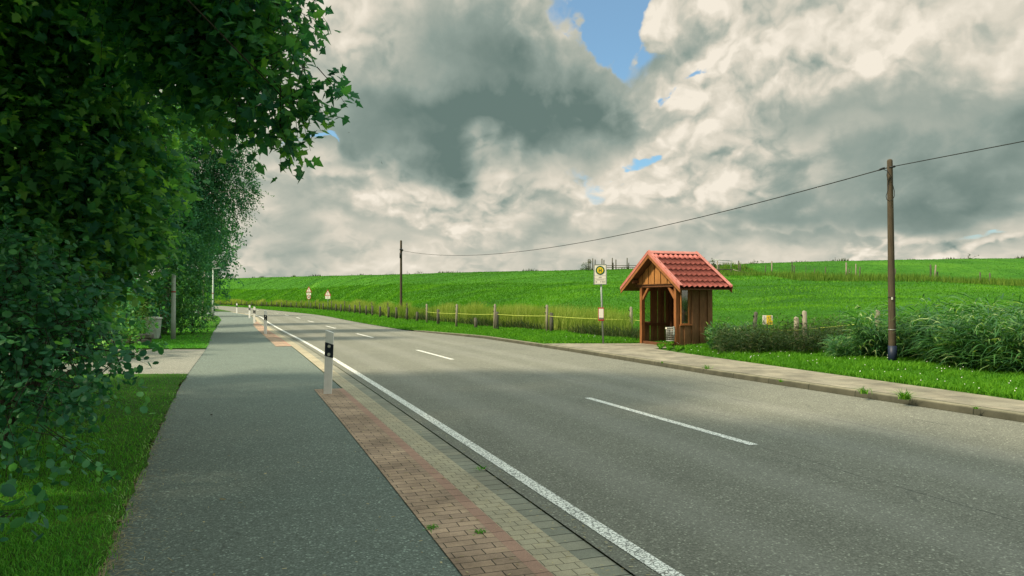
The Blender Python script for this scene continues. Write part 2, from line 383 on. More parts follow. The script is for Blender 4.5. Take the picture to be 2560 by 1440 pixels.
def grassground(name, ca, cb, cc, s1=.25, dist=.05):
    m, t, bs = mat(name, .95); o = obj_co(t); bs.inputs['Specular IOR Level'].default_value = .1
    a = t.noise(t.map(o, (1, 1.6, 1)), s1, 6, .62, .4); b = t.noise(o, 1.7, 6, .7, .6); f = t.noise(t.map(o, (1, 1, .35)), 22, 4, .75)
    c = t.ramp(a, [(.30, ca), (.52, cb), (.74, cc)])
    c = t.mix(.75, c, t.ramp(b, [(.28, (.42, .5, .38)), (.5, (1, 1, 1)), (.75, (1.5, 1.35, 1.2))]), 'MULTIPLY')
    c = t.mix(.8, c, t.ramp(f, [(.3, (.4, .45, .4)), (.7, (1.55, 1.45, 1.4))]), 'MULTIPLY')
    t.l.new(c, bs.inputs['Base Color']); bump(t, bs, t.math('MULTIPLY_ADD', b, 2.0, f), 1.0, dist); return m
M['lawn'] = grassground('lawn soil and grass', (.026, .075, .012), (.042, .11, .014), (.07, .14, .022), .8, .02)
M['dyke'] = grassground('dyke grass', (.028, .115, .014), (.050, .18, .016), (.090, .25, .022), .10, .10)
M['field'] = grassground('field grass', (.03, .09, .012), (.045, .12, .015), (.07, .14, .02))

def leafmat(name, stops, trans=.35, rough=.6, spec=.2):
    m = bpy.data.materials.new(name); m.use_nodes = True; t = NT(m.node_tree); bs = t.n['Principled BSDF']
    bs.inputs['Roughness'].default_value = rough; bs.inputs['Specular IOR Level'].default_value = spec
    at = t.node('ShaderNodeAttribute', attribute_name='rnd')
    c = t.ramp(at.outputs['Fac'], stops)
    t.l.new(c, bs.inputs['Base Color'])
    tr = t.node('ShaderNodeBsdfTranslucent'); tc_ = t.mix(1.0, c, (1.5, 1.6, .6, 1), 'MULTIPLY'); t.l.new(tc_, tr.inputs[0])
    mx = t.node('ShaderNodeMixShader'); mx.inputs[0].default_value = trans
    t.l.new(bs.outputs[0], mx.inputs[1]); t.l.new(tr.outputs[0], mx.inputs[2]); t.l.new(mx.outputs[0], t.n['Material Output'].inputs[0])
    return m
M['maple'] = leafmat('maple leaves', [(0, (0.021, 0.104, 0.102)), (.45, (0.048, 0.188, 0.102)), (.8, (0.117, 0.311, 0.083)), (1, (0.234, 0.466, 0.104))], .5)
M['beech'] = leafmat('hedge leaves', [(0, (0.024, 0.121, 0.079)), (.6, (0.052, 0.209, 0.104)), (.9, (0.106, 0.334, 0.124)), (1, (0.182, 0.460, 0.148))], .35, .5, .3)
M['birch'] = leafmat('birch leaves', [(0, (0.026, 0.114, 0.082)), (.6, (0.054, 0.206, 0.102)), (.9, (0.102, 0.294, 0.115)), (1, (0.166, 0.386, 0.128))], .38)
M['shrub'] = leafmat('shrub leaves', [(0, (0.026, 0.109, 0.048)), (.6, (0.060, 0.208, 0.060)), (.9, (0.122, 0.299, 0.063)), (1, (0.202, 0.422, 0.084))], .38)
M['conifer'] = leafmat('conifer sprays', [(0, (0.045, 0.105, 0.022)), (.6, (0.105, 0.195, 0.030)), (1, (0.225, 0.315, 0.060))], .25)
M['purple'] = leafmat('purple leaves', [(0, (.03, .03, .045)), (1, (.09, .085, .12))], .2)
M['paleflower'] = leafmat('pale bloom', [(0, (.06, .14, .03)), (.5, (.2, .28, .1)), (1, (.5, .52, .36))], .3)
M['blade'] = leafmat('grass blades', [(0, (0.038, 0.136, 0.010)), (.5, (0.073, 0.227, 0.013)), (.9, (0.132, 0.325, 0.017)), (1, (0.276, 0.424, 0.052))], .35, .6, .15)
M['lawnblade'] = leafmat('lawn blades', [(0, (0.044, 0.190, 0.027)), (.5, (0.085, 0.317, 0.034)), (.9, (0.176, 0.443, 0.061)), (1, (0.365, 0.550, 0.248))], .35, .6, .15)
M['tall'] = leafmat('tall dry grass', [(0, (0.045, 0.118, 0.017)), (.35, (0.116, 0.205, 0.030)), (.7, (0.221, 0.301, 0.051)), (1, (0.390, 0.430, 0.128))], .3, .7, .1)
M['weed'] = leafmat('dark roadside weeds', [(0, (.02, .05, .018)), (.6, (.045, .085, .026)), (.9, (.09, .11, .045)), (1, (.17, .15, .08))], .3, .6, .15)
M['reed'] = leafmat('reed leaves', [(0, (0.023, 0.086, 0.034)), (.5, (0.052, 0.161, 0.046)), (.85, (0.115, 0.253, 0.063)), (1, (0.345, 0.437, 0.196))], .35, .5, .3)
M['straw'] = leafmat('dry straw', [(0, (.2, .16, .08)), (1, (.5, .42, .26))], .2, .8, .1)

def wood(name, c1, c2, rough=.6, sc=(14, 14, 1.2)):
    m, t, bs = mat(name, rough); o = obj_co(t)
    g = t.noise(t.map(o, sc), 3.0, 6, .65, .6); kn = t.noise(o, 2.3, 3)
    c = t.ramp(g, [(.28, c1), (.72, c2)])
    c = t.mix(.45, c, t.ramp(kn, [(.3, (.6, .55, .5)), (.7, (1.35, 1.35, 1.3))]), 'MULTIPLY')
    t.l.new(c, bs.inputs['Base Color']); bump(t, bs, g, .35, .004); return m
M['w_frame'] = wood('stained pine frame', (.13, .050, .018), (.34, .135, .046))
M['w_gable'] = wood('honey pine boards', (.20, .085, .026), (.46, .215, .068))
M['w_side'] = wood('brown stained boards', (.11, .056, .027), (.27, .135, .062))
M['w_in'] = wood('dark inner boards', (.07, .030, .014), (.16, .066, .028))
M['w_grey'] = wood('weathered grey wood', (.13, .12, .095), (.34, .31, .24), .9)
M['w_dark'] = wood('old dark post wood', (.045, .048, .038), (.12, .115, .085), .9)
M['w_pole'] = wood('tarred pole wood', (.035, .028, .018), (.095, .075, .050), .85, (20, 20, .8))
M['bark'] = wood('bark', (.02, .019, .014), (.06, .055, .04), .95, (9, 9, 2))
M['birchbark'] = wood('birch bark', (.12, .11, .09), (.5, .48, .42), .8, (3, 3, 14))
M['roof'] = plain('red coated steel tiles', (.44, .125, .105), .5, .22, 5)
M['rooftrim'] = plain('red coated steel trim', (.44, .155, .125), .5, .18, 5)
M['white'] = plain('white plastic', (.82, .81, .78), .45, .05, 9)
M['black'] = plain('blue black plastic', (.012, .018, .030), .4, .2, 9)
M['galv'] = plain('galvanised steel', (.30, .34, .33), .5, .2, 12, .35)
M['lamp_pole'] = plain('grey green painted steel', (.34, .40, .36), .5, .14, 7)
M['binplastic'] = plain('grey green bin plastic', (.36, .44, .38), .5, .12, 5)
M['binlid'] = plain('pale bin lid', (.55, .57, .50), .5, .1, 5)
M['red'] = plain('sign red', (.34, .02, .02), .5, .1)
M['redband'] = plain('red band', (.28, .02, .015), .6, .1)
M['signwhite'] = plain('sign white', (.70, .68, .60), .5, .05, 20)
M['green'] = plain('sign green', (.006, .095, .045), .5, .08)
M['yellow'] = plain('sign yellow', (.72, .52, .02), .5, .06)
M['ink'] = plain('dark print', (.02, .022, .025), .6, .1)
M['greyprint'] = plain('grey print', (.14, .14, .13), .6, .1)
M['orange'] = plain('orange plate', (.62, .30, .02), .5, .2)
M['rope'] = plain('yellow green rope', (.45, .52, .10), .7, .1)
M['cable'] = plain('black cable', (.012, .014, .015), .6, .1)
M['tar'] = plain('dark blue pole sleeve', (.012, .020, .045), .5, .2)
M['porcelain'] = plain('black insulator', (.01, .01, .012), .3, .1)
M['mesh'] = plain('perforated steel', (.36, .38, .35), .45, .2, 30, .4)
M['stone'] = plain('mossy granite', (.14, .14, .12), .9, .4, 7, 0, .6)
M['bird'] = plain('dark feathers', (.02, .02, .02), .7, .1)
M['reflector'] = plain('reflector', (.55, .54, .46), .25, .2, 40)
def glassmat():
    m = bpy.data.materials.new('window glass'); m.use_nodes = True; t = NT(m.node_tree); t.n.remove(t.n['Principled BSDF'])
    tr = t.node('ShaderNodeBsdfTransparent'); tr.inputs[0].default_value = (.82, .87, .85, 1)
    gl = t.node('ShaderNodeBsdfGlossy'); gl.inputs['Roughness'].default_value = .06
    fr = t.node('ShaderNodeFresnel'); fr.inputs[0].default_value = 1.5
    k = t.math('MULTIPLY_ADD', fr.outputs[0], 1.3, .10)
    mx = t.node('ShaderNodeMixShader'); t.l.new(k, mx.inputs[0]); t.l.new(tr.outputs[0], mx.inputs[1]); t.l.new(gl.outputs[0], mx.inputs[2])
    t.l.new(mx.outputs[0], t.n['Material Output'].inputs[0]); return m
M['glass'] = glassmat()

# ------------------------------------------------------------------ ground, road, path
bpyv = lambda arr, z: np.concatenate([arr, np.full(arr.shape[:-1] + (1,), z)], -1)
g = np.array([[[-2500, -2500, -.12], [2500, -2500, -.12]], [[-2500, 2500, -.12], [2500, 2500, -.12]]], float)
link('ground', grid_mesh('ground', g), M['field'], kind='structure')

def ribbon(name, ys, oa, ob, z, m, nu=2, kind='structure', **k):
    ys = np.asarray(ys, float); A = pos(ys, oa if np.ndim(oa) == 0 else np.asarray(oa)); B = pos(ys, ob if np.ndim(ob) == 0 else np.asarray(ob))
    f = np.linspace(0, 1, nu)[None, :, None]
    XY = A[:, None] * (1 - f) + B[:, None] * f
    oaa = np.broadcast_to(oa, ys.shape); obb = np.broadcast_to(ob, ys.shape)
    U = oaa[:, None] * (1 - f[..., 0]) + obb[:, None] * f[..., 0]; Vv = np.broadcast_to(arc(ys)[:, None], U.shape)
    return link(name, grid_mesh(name, bpyv(XY, z), np.stack([U, Vv], -1)), m, kind=kind, **k)
ysr = np.concatenate([np.arange(-9, 60, 1.0), np.arange(60, 260, 4.0)])
ribbon('road', ysr, -.20, w_right(ysr), 0.0, M['road'], 8)
ribbon('gutter_strip', ysr[ysr < 95], -.39, -.20, -.012, M['gutter'])
ribbon('tan_paving', ysr[ysr < 95], -.64, -.393, -.002, M['tan'])
yn = np.arange(-9, 13.61, .4); ribbon('red_edging', yn, -.74, -.643, .002, M['redrow']); ribbon('red_paving', yn, -1.14, -.743, .004, M['redpaver'])
yf = np.arange(25, 52, 1.0); ribbon('red_edging', yf, -.74, -.643, .006, M['redrow'])
wf = np.interp(yf, [25, 30, 45, 51], [-1.15, -1.15, -1.1, -.76]); ribbon('red_paving', yf, wf, -.743, .0065, M['redpaver'])
# painted markings
ysl = ysr[(ysr < 84)]
ribbon('edge_line', ysl, -.06, .06, .004, M['line'])
D = [(2.64, 8.09, 1.22, 11.91), (-1.55, 19.36, -2.95, 22.96), (-5.68, 30.22, -7.07, 33.65), (-9.41, 39.48, -10.78, 42.9), (-13.35, 49.8, -14.6, 52.9), (-16.95, 59.2, -18.25, 62.6),
     (-20.7, 68.6, -22.1, 72.0), (-24.6, 78, -26.2, 81.5), (-28.9, 87.5, -30.4, 91), (-33.3, 97.3, -34.8, 100.7), (-38, 107, -39.6, 110.3), (5.6, .3, 4.15, 4.1)]
for i, (x0, y0, x1, y1) in enumerate(D):
    d = Vector((x1 - x0, y1 - y0)).normalized(); n = Vector((-d.y, d.x)) * .058
    V = [(x0 + n.x, y0 + n.y, .004), (x0 - n.x, y0 - n.y, .004), (x1 - n.x, y1 - n.y, .004), (x1 + n.x, y1 + n.y, .004)]
    link('centre_dash', np_mesh('centre_dash', V, [0, 1, 2, 3], 4), M['dash'], kind='structure')

def rows(name, ys, xa, xb, z, m, nu=12, uv=None, jitter=0.0, **k):
    f = np.linspace(0, 1, nu)[None]; X = np.asarray(xa)[:, None] * (1 - f) + np.asarray(xb)[:, None] * f
    Y = np.broadcast_to(np.asarray(ys)[:, None], X.shape)
    return link(name, grid_mesh(name, np.stack([X, Y, np.full(X.shape, z)], -1), np.stack([X, Y], -1)), m, kind='structure', **k)
yp = np.arange(-9, 90, .5)
pr = np.full(yp.shape, .66)
rows('footpath', yp, lx(yp), cx(yp) - pr * OFFH, -.004, M['path'], 10)
ylist = lambda a, b: np.arange(a, b + .01, .4)
yl = np.arange(-9, 15.6, .06); rows('lawn', yl, np.full(yl.shape, -24.), lx(yl) + (vnoise(yl * 3.1, yl * 0, 3) - .5) * .07 + (vnoise(yl * 11, yl * 0, 5) - .5) * .035, .012, M['lawn'], 30)
yl = ylist(23.5, 90); rows('lawn', yl, np.full(yl.shape, -80.), lx(yl), .012, M['lawn'], 30)
yl = ylist(15.6, 23.5); rows('driveway', yl, np.full(yl.shape, -26.), lx(yl) - .0, .004, M['drive'], 10)
# small grass island between path and road, far bend
yi = np.arange(88, 118, 1.); rows('grass_island', yi, cx(yi) - 5.0 * np.interp(yi, [88, 96, 118], [.1, 1, 1]), cx(yi) - .4, .03, M['lawn'], 5)
yl = np.arange(90, 260, 4.); rows('far_lawn', yl, np.full(yl.shape, -260.), cx(yl) - 5.2, .008, M['lawn'], 10)

# kerb and sidewalk on the far side
yv = np.arange(-9, 26, .5); ribbon('verge_soil', yv, 7.6, 13.0, .082, M['lawn'], 4)
yk = np.arange(-9, 34.1, .5); wr = w_right(yk)
zt = np.interp(yk, [0, 28, 34], [.105, .10, .05])
prof = [(0.0, -.05), (0.012, .07), (.03, .10), (.15, .10)]
R = []; UVs = []
for j, (o, zz) in enumerate(prof):
    p2 = pos(yk, wr + o); zc = np.where(zz < 0, zz, zz / .10 * zt); R.append(np.concatenate([p2, zc[:, None]], 1)); UVs.append(np.stack([np.full(yk.shape, o + zz), arc(yk)], -1))
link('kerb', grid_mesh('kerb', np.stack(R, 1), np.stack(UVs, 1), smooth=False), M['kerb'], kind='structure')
ysw = np.concatenate([np.arange(-9, 18.9, .5), [18.9, 19.0, 19.5, 20, 20.5, 21, 21.4, 21.7, 22.0]])
ribbon('sidewalk', ysw, w_right(ysw) + .185, o_back(ysw), .102, M['walk'], 6)

# ------------------------------------------------------------------ dyke terrain (real heights)
colsP = np.array([-400, 200, 540, 640, 800, 1000, 1200, 1450, 1560, 1700, 1850, 2000, 2300, 2560, 3200, 4600.])
cU = (colsP - 1280) / F_PX
toeY = np.array([420, 330, 178, 150, 104, 56, 40, 31, 27.5, 24, 21, 19.5, 17, 15.5, 12, 7.])
benY = np.array([450, 360, 205, 176, 130, 88, 70, 60, 62, 70, 78, 62, 58, 60, 60, 60.])
creY = np.array([480, 390, 238, 205, 160, 125, 105, 90, 88, 92, 100, 105, 110, 115, 120, 120.])
crPy = np.array([700, 700, 697, 694, 690, 686, 680, 675, 673, 668, 661, 656, 650, 647, 642, 640.])
bePy = np.array([728, 727, 727, 726, 722, 716, 712, 707, 703, 696, 689, 699, 706, 711, 712, 712.])
creZ = H_EYE + (Y_HOR - crPy) / F_PX * creY; benZ = H_EYE + (Y_HOR - bePy) / F_PX * benY
# start of the grass, from the road edge or the back of the sidewalk
ya = np.arange(-9, 21.5, .5); yb = np.concatenate([np.arange(22, 60, 1.), np.arange(60, 420, 8.)])
st = np.concatenate([pos(ya, o_back(ya)), pos(yb, w_right(yb) + np.where(yb < 34, .15, 0.0))])
st = st[st[:, 1] > 1.5]; su = st[:, 0] / st[:, 1]; o_ = np.argsort(su); su, sY = su[o_], st[o_, 1]
def knots(u):
    s0 = np.interp(u, su, sY); t0 = np.maximum(np.interp(u, cU, toeY), s0 + .6)
    b0 = np.interp(u, cU, benY); c0 = np.interp(u, cU, creY)
    z0 = np.interp(u, [-.6, -.16, -.12, .05, 3], [.0, .02, .06, .10, .10])
    return s0, t0, b0, c0, z0, np.interp(u, cU, benZ), np.interp(u, cU, creZ)
BENCH = np.interp
def terrain_z(x, y):
    x = np.asarray(x, float); y = np.asarray(y, float)
    u = np.clip(x / np.maximum(y, .5), cU[0], cU[-1]); s0, t0, b0, c0, z0, bz, cz = knots(u)
    zt_ = z0 + .05
    d1 = np.clip((y - s0) / (t0 - s0), 0, 1); z = z0 + (zt_ - z0) * d1
    d2 = np.clip((y - t0) / (b0 - t0), 0, 1); z = z + (bz - zt_) * (d2 * .55 + .45 * d2 * d2 * (3 - 2 * d2))
    flat = np.interp(u, [.25, .34], [0, 1])      # a level berm under the upper fence on the right
    d3 = np.clip((y - b0) / (c0 - b0), 0, 1); e3 = np.clip((d3 - .25) / .75, 0, 1); e3 = e3 * e3 * (3 - 2 * e3)
    sm = np.sin(d3 * math.pi / 2)
    z = z + (cz - bz) * (flat * e3 + (1 - flat) * (.5 * d3 + .5 * sm))
    d4 = np.clip((y - c0) / 40, 0, 1); z = z - cz * 1.02 * np.clip(d4 - .12, 0, 1) / .88
    amp = np.clip((y - t0) / 12, 0, 1) * np.clip(1.15 - d3, .15, 1)
    return z + amp * ((vnoise(x / 9 + y / 12, y / 7, 1) - .5) * .40 + (vnoise(x / 3.1 + y / 6, y / 2.4, 2) - .5) * .18 + (vnoise(x / 1.1, y / 1.1, 3) - .5) * .04)
uu = np.concatenate([np.linspace(-.9, -.42, 30), np.linspace(-.42, .72, 420), np.linspace(.722, 1.79, 120)])
s0, t0, b0, c0, *_ = knots(uu)
tt = np.concatenate([np.linspace(0, 1, 8, endpoint=False), np.linspace(1, 2, 110, endpoint=False), np.linspace(2, 3, 60, endpoint=False), np.linspace(3, 4, 30)])
TY = np.where(tt[:, None] < 1, s0 + (t0 - s0) * tt[:, None], np.where(tt[:, None] < 2, t0 + (b0 - t0) * (tt[:, None] - 1), np.where(tt[:, None] < 3, b0 + (c0 - b0) * (tt[:, None] - 2), c0 + 45 * (tt[:, None] - 3))))
TX = TY * uu[None]
link('dyke', grid_mesh('dyke', np.stack([TX, TY, terrain_z(TX, TY)], -1)), M['dyke'], kind='structure')
def T(x, y): return float(terrain_z(np.array([x]), np.array([y]))[0])

# ------------------------------------------------------------------ vegetation builders
def frames(nrm, up):
    nrm = nrm / np.linalg.norm(nrm, axis=1, keepdims=True); up = up - nrm * (up * nrm).sum(1, keepdims=True)
    up /= np.linalg.norm(up, axis=1, keepdims=True) + 1e-9
    return nrm, up, np.cross(up, nrm)
def scatter(name, tmpl, tris, C, size, nrm, up, rnd, fs=3):
    """place one flat template (k,3: side, tip, normal) at each C"""
    n, u, s = frames(nrm, up); k = len(tmpl); N = len(C)
    V = C[:, None] + size[:, None, None] * (tmpl[None, :, 0, None] * s[:, None] + tmpl[None, :, 1, None] * u[:, None] + tmpl[None, :, 2, None] * n[:, None])
    Fi = (np.arange(N)[:, None, None] * k + np.array(tris)[None]).reshape(-1)
    return np_mesh(name, V.reshape(-1, 3), Fi, fs, rnd=np.repeat(rnd, len(tris)))
def fan(outline, zc=.06):
    t = [(0, .38, zc)] + [(x, y, -.04 * abs(x) * 4) for x, y in outline]; n = len(outline)
    return np.array(t, float), [(0, 1 + i, 1 + (i + 1) % n) for i in range(n)]
MAPLE = fan([(0, 0), (.30, .04), (.22, .24), (.56, .44), (.30, .50), (.24, .66), (0, 1.05), (-.24, .66), (-.30, .50), (-.56, .44), (-.22, .24), (-.30, .04)])
ROUND = fan([(0, 0), (.30, .22), (.34, .55), (.16, .88), (-.16, .88), (-.34, .55), (-.30, .22)])
DIAM = (np.array([(0, 0, 0), (.30, .42, .05), (0, 1, 0), (-.30, .42, .05)], float), [(0, 1, 2), (0, 2, 3)])
def twig_leaves(blobs, per_m3, leaf, droop=.6, twig=.45, nl=9, shell=.55, bias=.0, maxn=60000, r=rng):
    """blobs: (centre, (rx,ry,rz)); twigs with alternating leaves, thicker towards the outside"""
    Cs = []
    for c, rad in blobs:
        rad = np.array(rad, float); vol = 4.19 * rad.prod(); n = max(4, int(vol * per_m3))
        d = r.normal(size=(n, 3)); d /= np.linalg.norm(d, axis=1, keepdims=True)
        rr = (shell + (1 - shell) * r.random(n) ** .5) * (1 + .10 * r.normal(size=n))
        lump = .82 + .36 * vnoise(d[:, 0] * 2.6 + c[0] * 3, d[:, 1] * 2.6 + d[:, 2] * 3.1, 5)
        Cs.append((np.array(c) + d * rad * (rr * lump)[:, None], d))
    P0 = np.concatenate([a for a, _ in Cs]); D0 = np.concatenate([b_ for _, b_ in Cs])
    if len(P0) * nl > maxn: idx = r.choice(len(P0), maxn // nl, False); P0, D0 = P0[idx], D0[idx]
    N = len(P0); td = D0 + r.normal(size=(N, 3)) * .5; td[:, 2] -= droop; td /= np.linalg.norm(td, axis=1, keepdims=True)
    tr = r.random(N)   # tone of a whole twig
    t = (np.arange(nl) + .5)[None] / nl; ln = twig * (.6 + .7 * r.random((N, 1)))
    side = np.cross(td, r.normal(size=(N, 3))); side /= np.linalg.norm(side, axis=1, keepdims=True)
    sg = np.where(np.arange(nl) % 2 == 0, 1, -1)[None, :, None]
    C = P0[:, None] + td[:, None] * (t * ln)[..., None] + side[:, None] * sg * leaf * .3 + r.normal(size=(N, nl, 3)) * leaf * .25
    C[..., 2] -= (t ** 2) * ln * .35 * droop
    up = td[:, None] * .6 + side[:, None] * sg * .8 + r.normal(size=(N, nl, 3)) * .4; up[..., 2] -= .7 * droop
    nm = r.normal(size=(N, nl, 3)) * .65 + D0[:, None] * .5; nm[..., 2] += .75
    rn = np.clip(tr[:, None] * .55 + r.random((N, nl)) * .5 + bias, 0, 1)
    sz = leaf * (.65 + .6 * r.random((N, nl)))
    return C.reshape(-1, 3), sz.ravel(), nm.reshape(-1, 3), up.reshape(-1, 3), rn.ravel(), (P0, td, ln[:, 0])
def crown(parent, blobs, per_m3, leaf, tmpl, m, name='crown', **k):
    C, sz, nm, up, rn, tw = twig_leaves(blobs, per_m3, leaf, **k)
    C[:, 2] = np.maximum(C[:, 2], .04)
    me = scatter(name, tmpl[0], tmpl[1], C, sz, nm, up, rn)
    return link(name, me, m, parent), tw
def limbs(parent, base, top, rad, targets, m, name='trunk', lim=.05, arch=.12, rs=.55):
    mb = MB(); base = Vector(base); top = Vector(top); pts = []
    for i in range(7):
        f = i / 6; p = base.lerp(top, f); p.x += math.sin(f * 5 + base.x) * .12 * (top - base).length / 6; pts.append(p)
    mb.tube(pts, [rad * (1.25 if i == 0 else 1 - .7 * i / 6) for i in range(7)], 9)
    for j, tg in enumerate(targets):
        tg = Vector(tg); f = min(.95, max(.2, .25 + .6 * ((tg.z - base.z) / max(.1, (top.z - base.z))) * .8)); s = base.lerp(top, f * .9); mid = s.lerp(tg, .5) + Vector((random.uniform(-.2, .2), random.uniform(-.2, .2), arch * (tg - s).length))
        s.x += math.sin(f * .9 * 5 + base.x) * .12 * (top - base).length / 6
        r0 = max(lim * .5, rad * (1 - .7 * f) * rs)
        mb.tube([s, s.lerp(mid, .6), mid, mid.lerp(tg, .6), tg], [r0, r0 * .8, r0 * .6, r0 * .4, r0 * .18], 6)
    return mb.build(name, m, parent)
def twigs(parent, tw, m, r0=.006, n=400, name='twigs'):
    P0, td, ln = tw; mb = MB(); idx = rng.choice(len(P0), min(n, len(P0)), False)
    for i in idx:
        a = Vector(P0[i]) - Vector(td[i]) * ln[i] * .8; b_ = Vector(P0[i]) + Vector(td[i]) * ln[i]
        mb.tube([a, Vector(P0[i]), b_ - Vector((0, 0, .06))], [r0, r0 * .7, r0 * .3], 3, False)
    return mb.build(name, m, parent)
def B(px, py, Y, r, dep=1.0, vz=1.0):
    rr = r / F_PX * Y; return (tuple(P(px, py, Y)), (rr, rr * dep, rr * vz))

# --- near maple whose bough hangs over the footpath
t = empty('maple_tree', (-6.2, 4.5, 0), label='big dark maple whose leafy bough hangs into the sky over the footpath', cat='tree')
bl = [B(600, 60, 7.6, 120), B(680, 75, 7.4, 65), B(695, 165, 7.3, 80), B(620, 205, 7.4, 85), B(550, 140, 7.8, 115, 1.2), B(755, 195, 7.2, 26, 1.4), B(795, 203, 7.15, 7, 1.5),
      B(500, 70, 8, 120, 1.3), B(660, 265, 7.3, 34), B(725, 258, 7.2, 30), B(700, 290, 7.25, 14), B(715, 20, 7.3, 40), B(738, 275, 7.2, 24), B(690, 300, 7.2, 20), B(620, 285, 7.3, 18), B(822, 203, 7.15, 8, 1.5), B(470, 235, 7.8, 40), B(440, 110, 8.2, 110, 1.3), B(520, 215, 7.8, 60),
      B(600, -80, 7.6, 150, 1.3), B(420, -60, 8, 170, 1.3), B(730, 120, 7.3, 34)]
bl = [(tuple(np.array(c) - np.array((-6.2, 4.5, 0))), r_) for c, r_ in bl]
up_bl = [((-5.5 + 6.2, 5.5 - 4.5, 6.6), (2.3, 2.4, 1.6)), ((-3.4 + 6.2, 3.6 - 4.5, 6.4), (2.0, 2.2, 1.2)), ((-6.5 + 6.2, 2 - 4.5, 6.5), (2.4, 2.5, 2.0)), ((-5 + 6.2, 4 - 4.5, 8.6), (2.6, 2.8, 1.6)), ((-1.6 + 6.2, 2.6 - 4.5, 7.0), (1.8, 2.0, 1.0)), ((-8.8 + 6.2, 6.8 - 4.5, 5.8), (1.9, 2.2, 1.8))]
_, tw = crown(t, bl, 150, .115, MAPLE, M['maple'], droop=.9, twig=.38, nl=9, shell=.15, maxn=125000)
twigs(t, tw, M['bark'], .006, 350)
crown(t, up_bl, 30, .20, MAPLE, M['maple'], name='upper_crown', droop=.7, twig=.5, nl=10, shell=.3, maxn=45000)
limbs(t, (0, 0, 0), (.4, .3, 6.8), .24, [bl[i][0] for i in (12,)] + [up_bl[i][0] for i in (0, 1, 2, 3)], M['bark'], arch=.5, rs=.16, lim=.02)

# --- maple mass on the left edge
t = empty('maple_tree', (-6.9, 10.4, 0), label='broad maple filling the left edge, yellow green leaves down its right flank', cat='tree')
o3 = np.array((-6.9, 10.4, 0))
bl = [B(120, 120, 9.6, 190, 1.0), B(290, 200, 9.8, 130), B(90, 380, 9.4, 190), B(300, 400, 9.8, 120), B(370, 330, 9.9, 70), B(375, 480, 9.9, 62), B(360, 560, 9.9, 60), B(240, 560, 9.6, 130), B(80, 640, 9.2, 170),
      B(290, 630, 9.9, 50), B(400, 410, 10, 35), B(400, 230, 10.2, 70), B(330, 90, 10, 110), B(180, -80, 9.6, 220), B(-150, 200, 9.6, 220), B(-150, 600, 9.5, 220), B(200, 690, 9.4, 80)]
bl = [(tuple(np.array(c) - o3), r_) for c, r_ in bl]
_, tw = crown(t, bl, 95, .130, MAPLE, M['maple'], droop=.7, twig=.42, nl=9, shell=.4, maxn=150000, bias=.12)
twigs(t, tw, M['bark'], .006, 301)
crown(t, [((0, 0, 8.3), (3.0, 3.0, 2.2)), ((-2.5, 1, 5), (2.2, 2.6, 3.0))], 14, .21, MAPLE, M['maple'], name='upper_crown', droop=.6, nl=10, shell=.5, maxn=16000)
limbs(t, (0, 0, 0), (.2, .2, 7.5), .22, [bl[i][0] for i in (0, 1, 2, 3, 7, 8, 11, 12)], M['bark'])

# --- round leaved bush leaning over the near lawn
t = empty('overhanging_bush', (-4.6, 7.0, 0), label='glossy round leaved bush reaching over the near lawn, low twigs almost on the grass', cat='bush')
o3 = np.array((-4.6, 7.0, 0))
bl = [B(60, 880, 6.6, 170), B(190, 850, 6.8, 105), B(275, 870, 6.5, 42), B(345, 888, 6.3, 28, 1.3), B(180, 960, 6.2, 75), B(90, 1030, 5.9, 85), B(150, 1100, 5.6, 42, 1.2), B(190, 1135, 5.5, 18, 1.4), B(20, 1080, 5.7, 55),
      B(60, 720, 7.2, 150), B(190, 730, 7.4, 85), B(230, 780, 7.4, 50), B(-120, 900, 6.4, 160), B(260, 930, 6.2, 36), B(-100, 1100, 5.5, 70), B(-60, 650, 7.4, 150)]
bl = [(tuple(np.array(c) - o3), r_) for c, r_ in bl]
_, tw = crown(t, bl, 165, .076, ROUND, M['beech'], droop=.55, twig=.34, nl=10, shell=.2, maxn=90000)
twigs(t, tw, M['bark'], .004, 400)
limbs(t, (-.6, .6, 0), (-.2, .3, 1.0), .05, [bl[i][0] for i in (0, 1, 3, 4, 9, 10)], M['bark'], name='stem', lim=.02)
t = empty('low_twig', tuple(P(-60, 1330, 4.3).xy) + (0,), label='single low leafy twig poking in at the lower left corner above the lawn', cat='bush')
o3 = np.array(t.location)
bl = [(tuple(np.array(P(40, 1290, 4.4)) - o3), (.07, .07, .05)), (tuple(np.array(P(10, 1240, 4.4)) - o3), (.07, .08, .06)), (tuple(np.array(P(-40, 1280, 4.3)) - o3), (.12, .12, .08)), (tuple(np.array(P(85, 1270, 4.5)) - o3), (.04, .04, .02))]
_, tw = crown(t, bl, 2200, .085, ROUND, M['beech'], droop=.3, twig=.14, nl=4, shell=.1, maxn=70)
limbs(t, (-.2, .1, 0), (-.05, .1, .3), .012, [b_[0] for b_ in bl], M['bark'], name='stem', lim=.01)

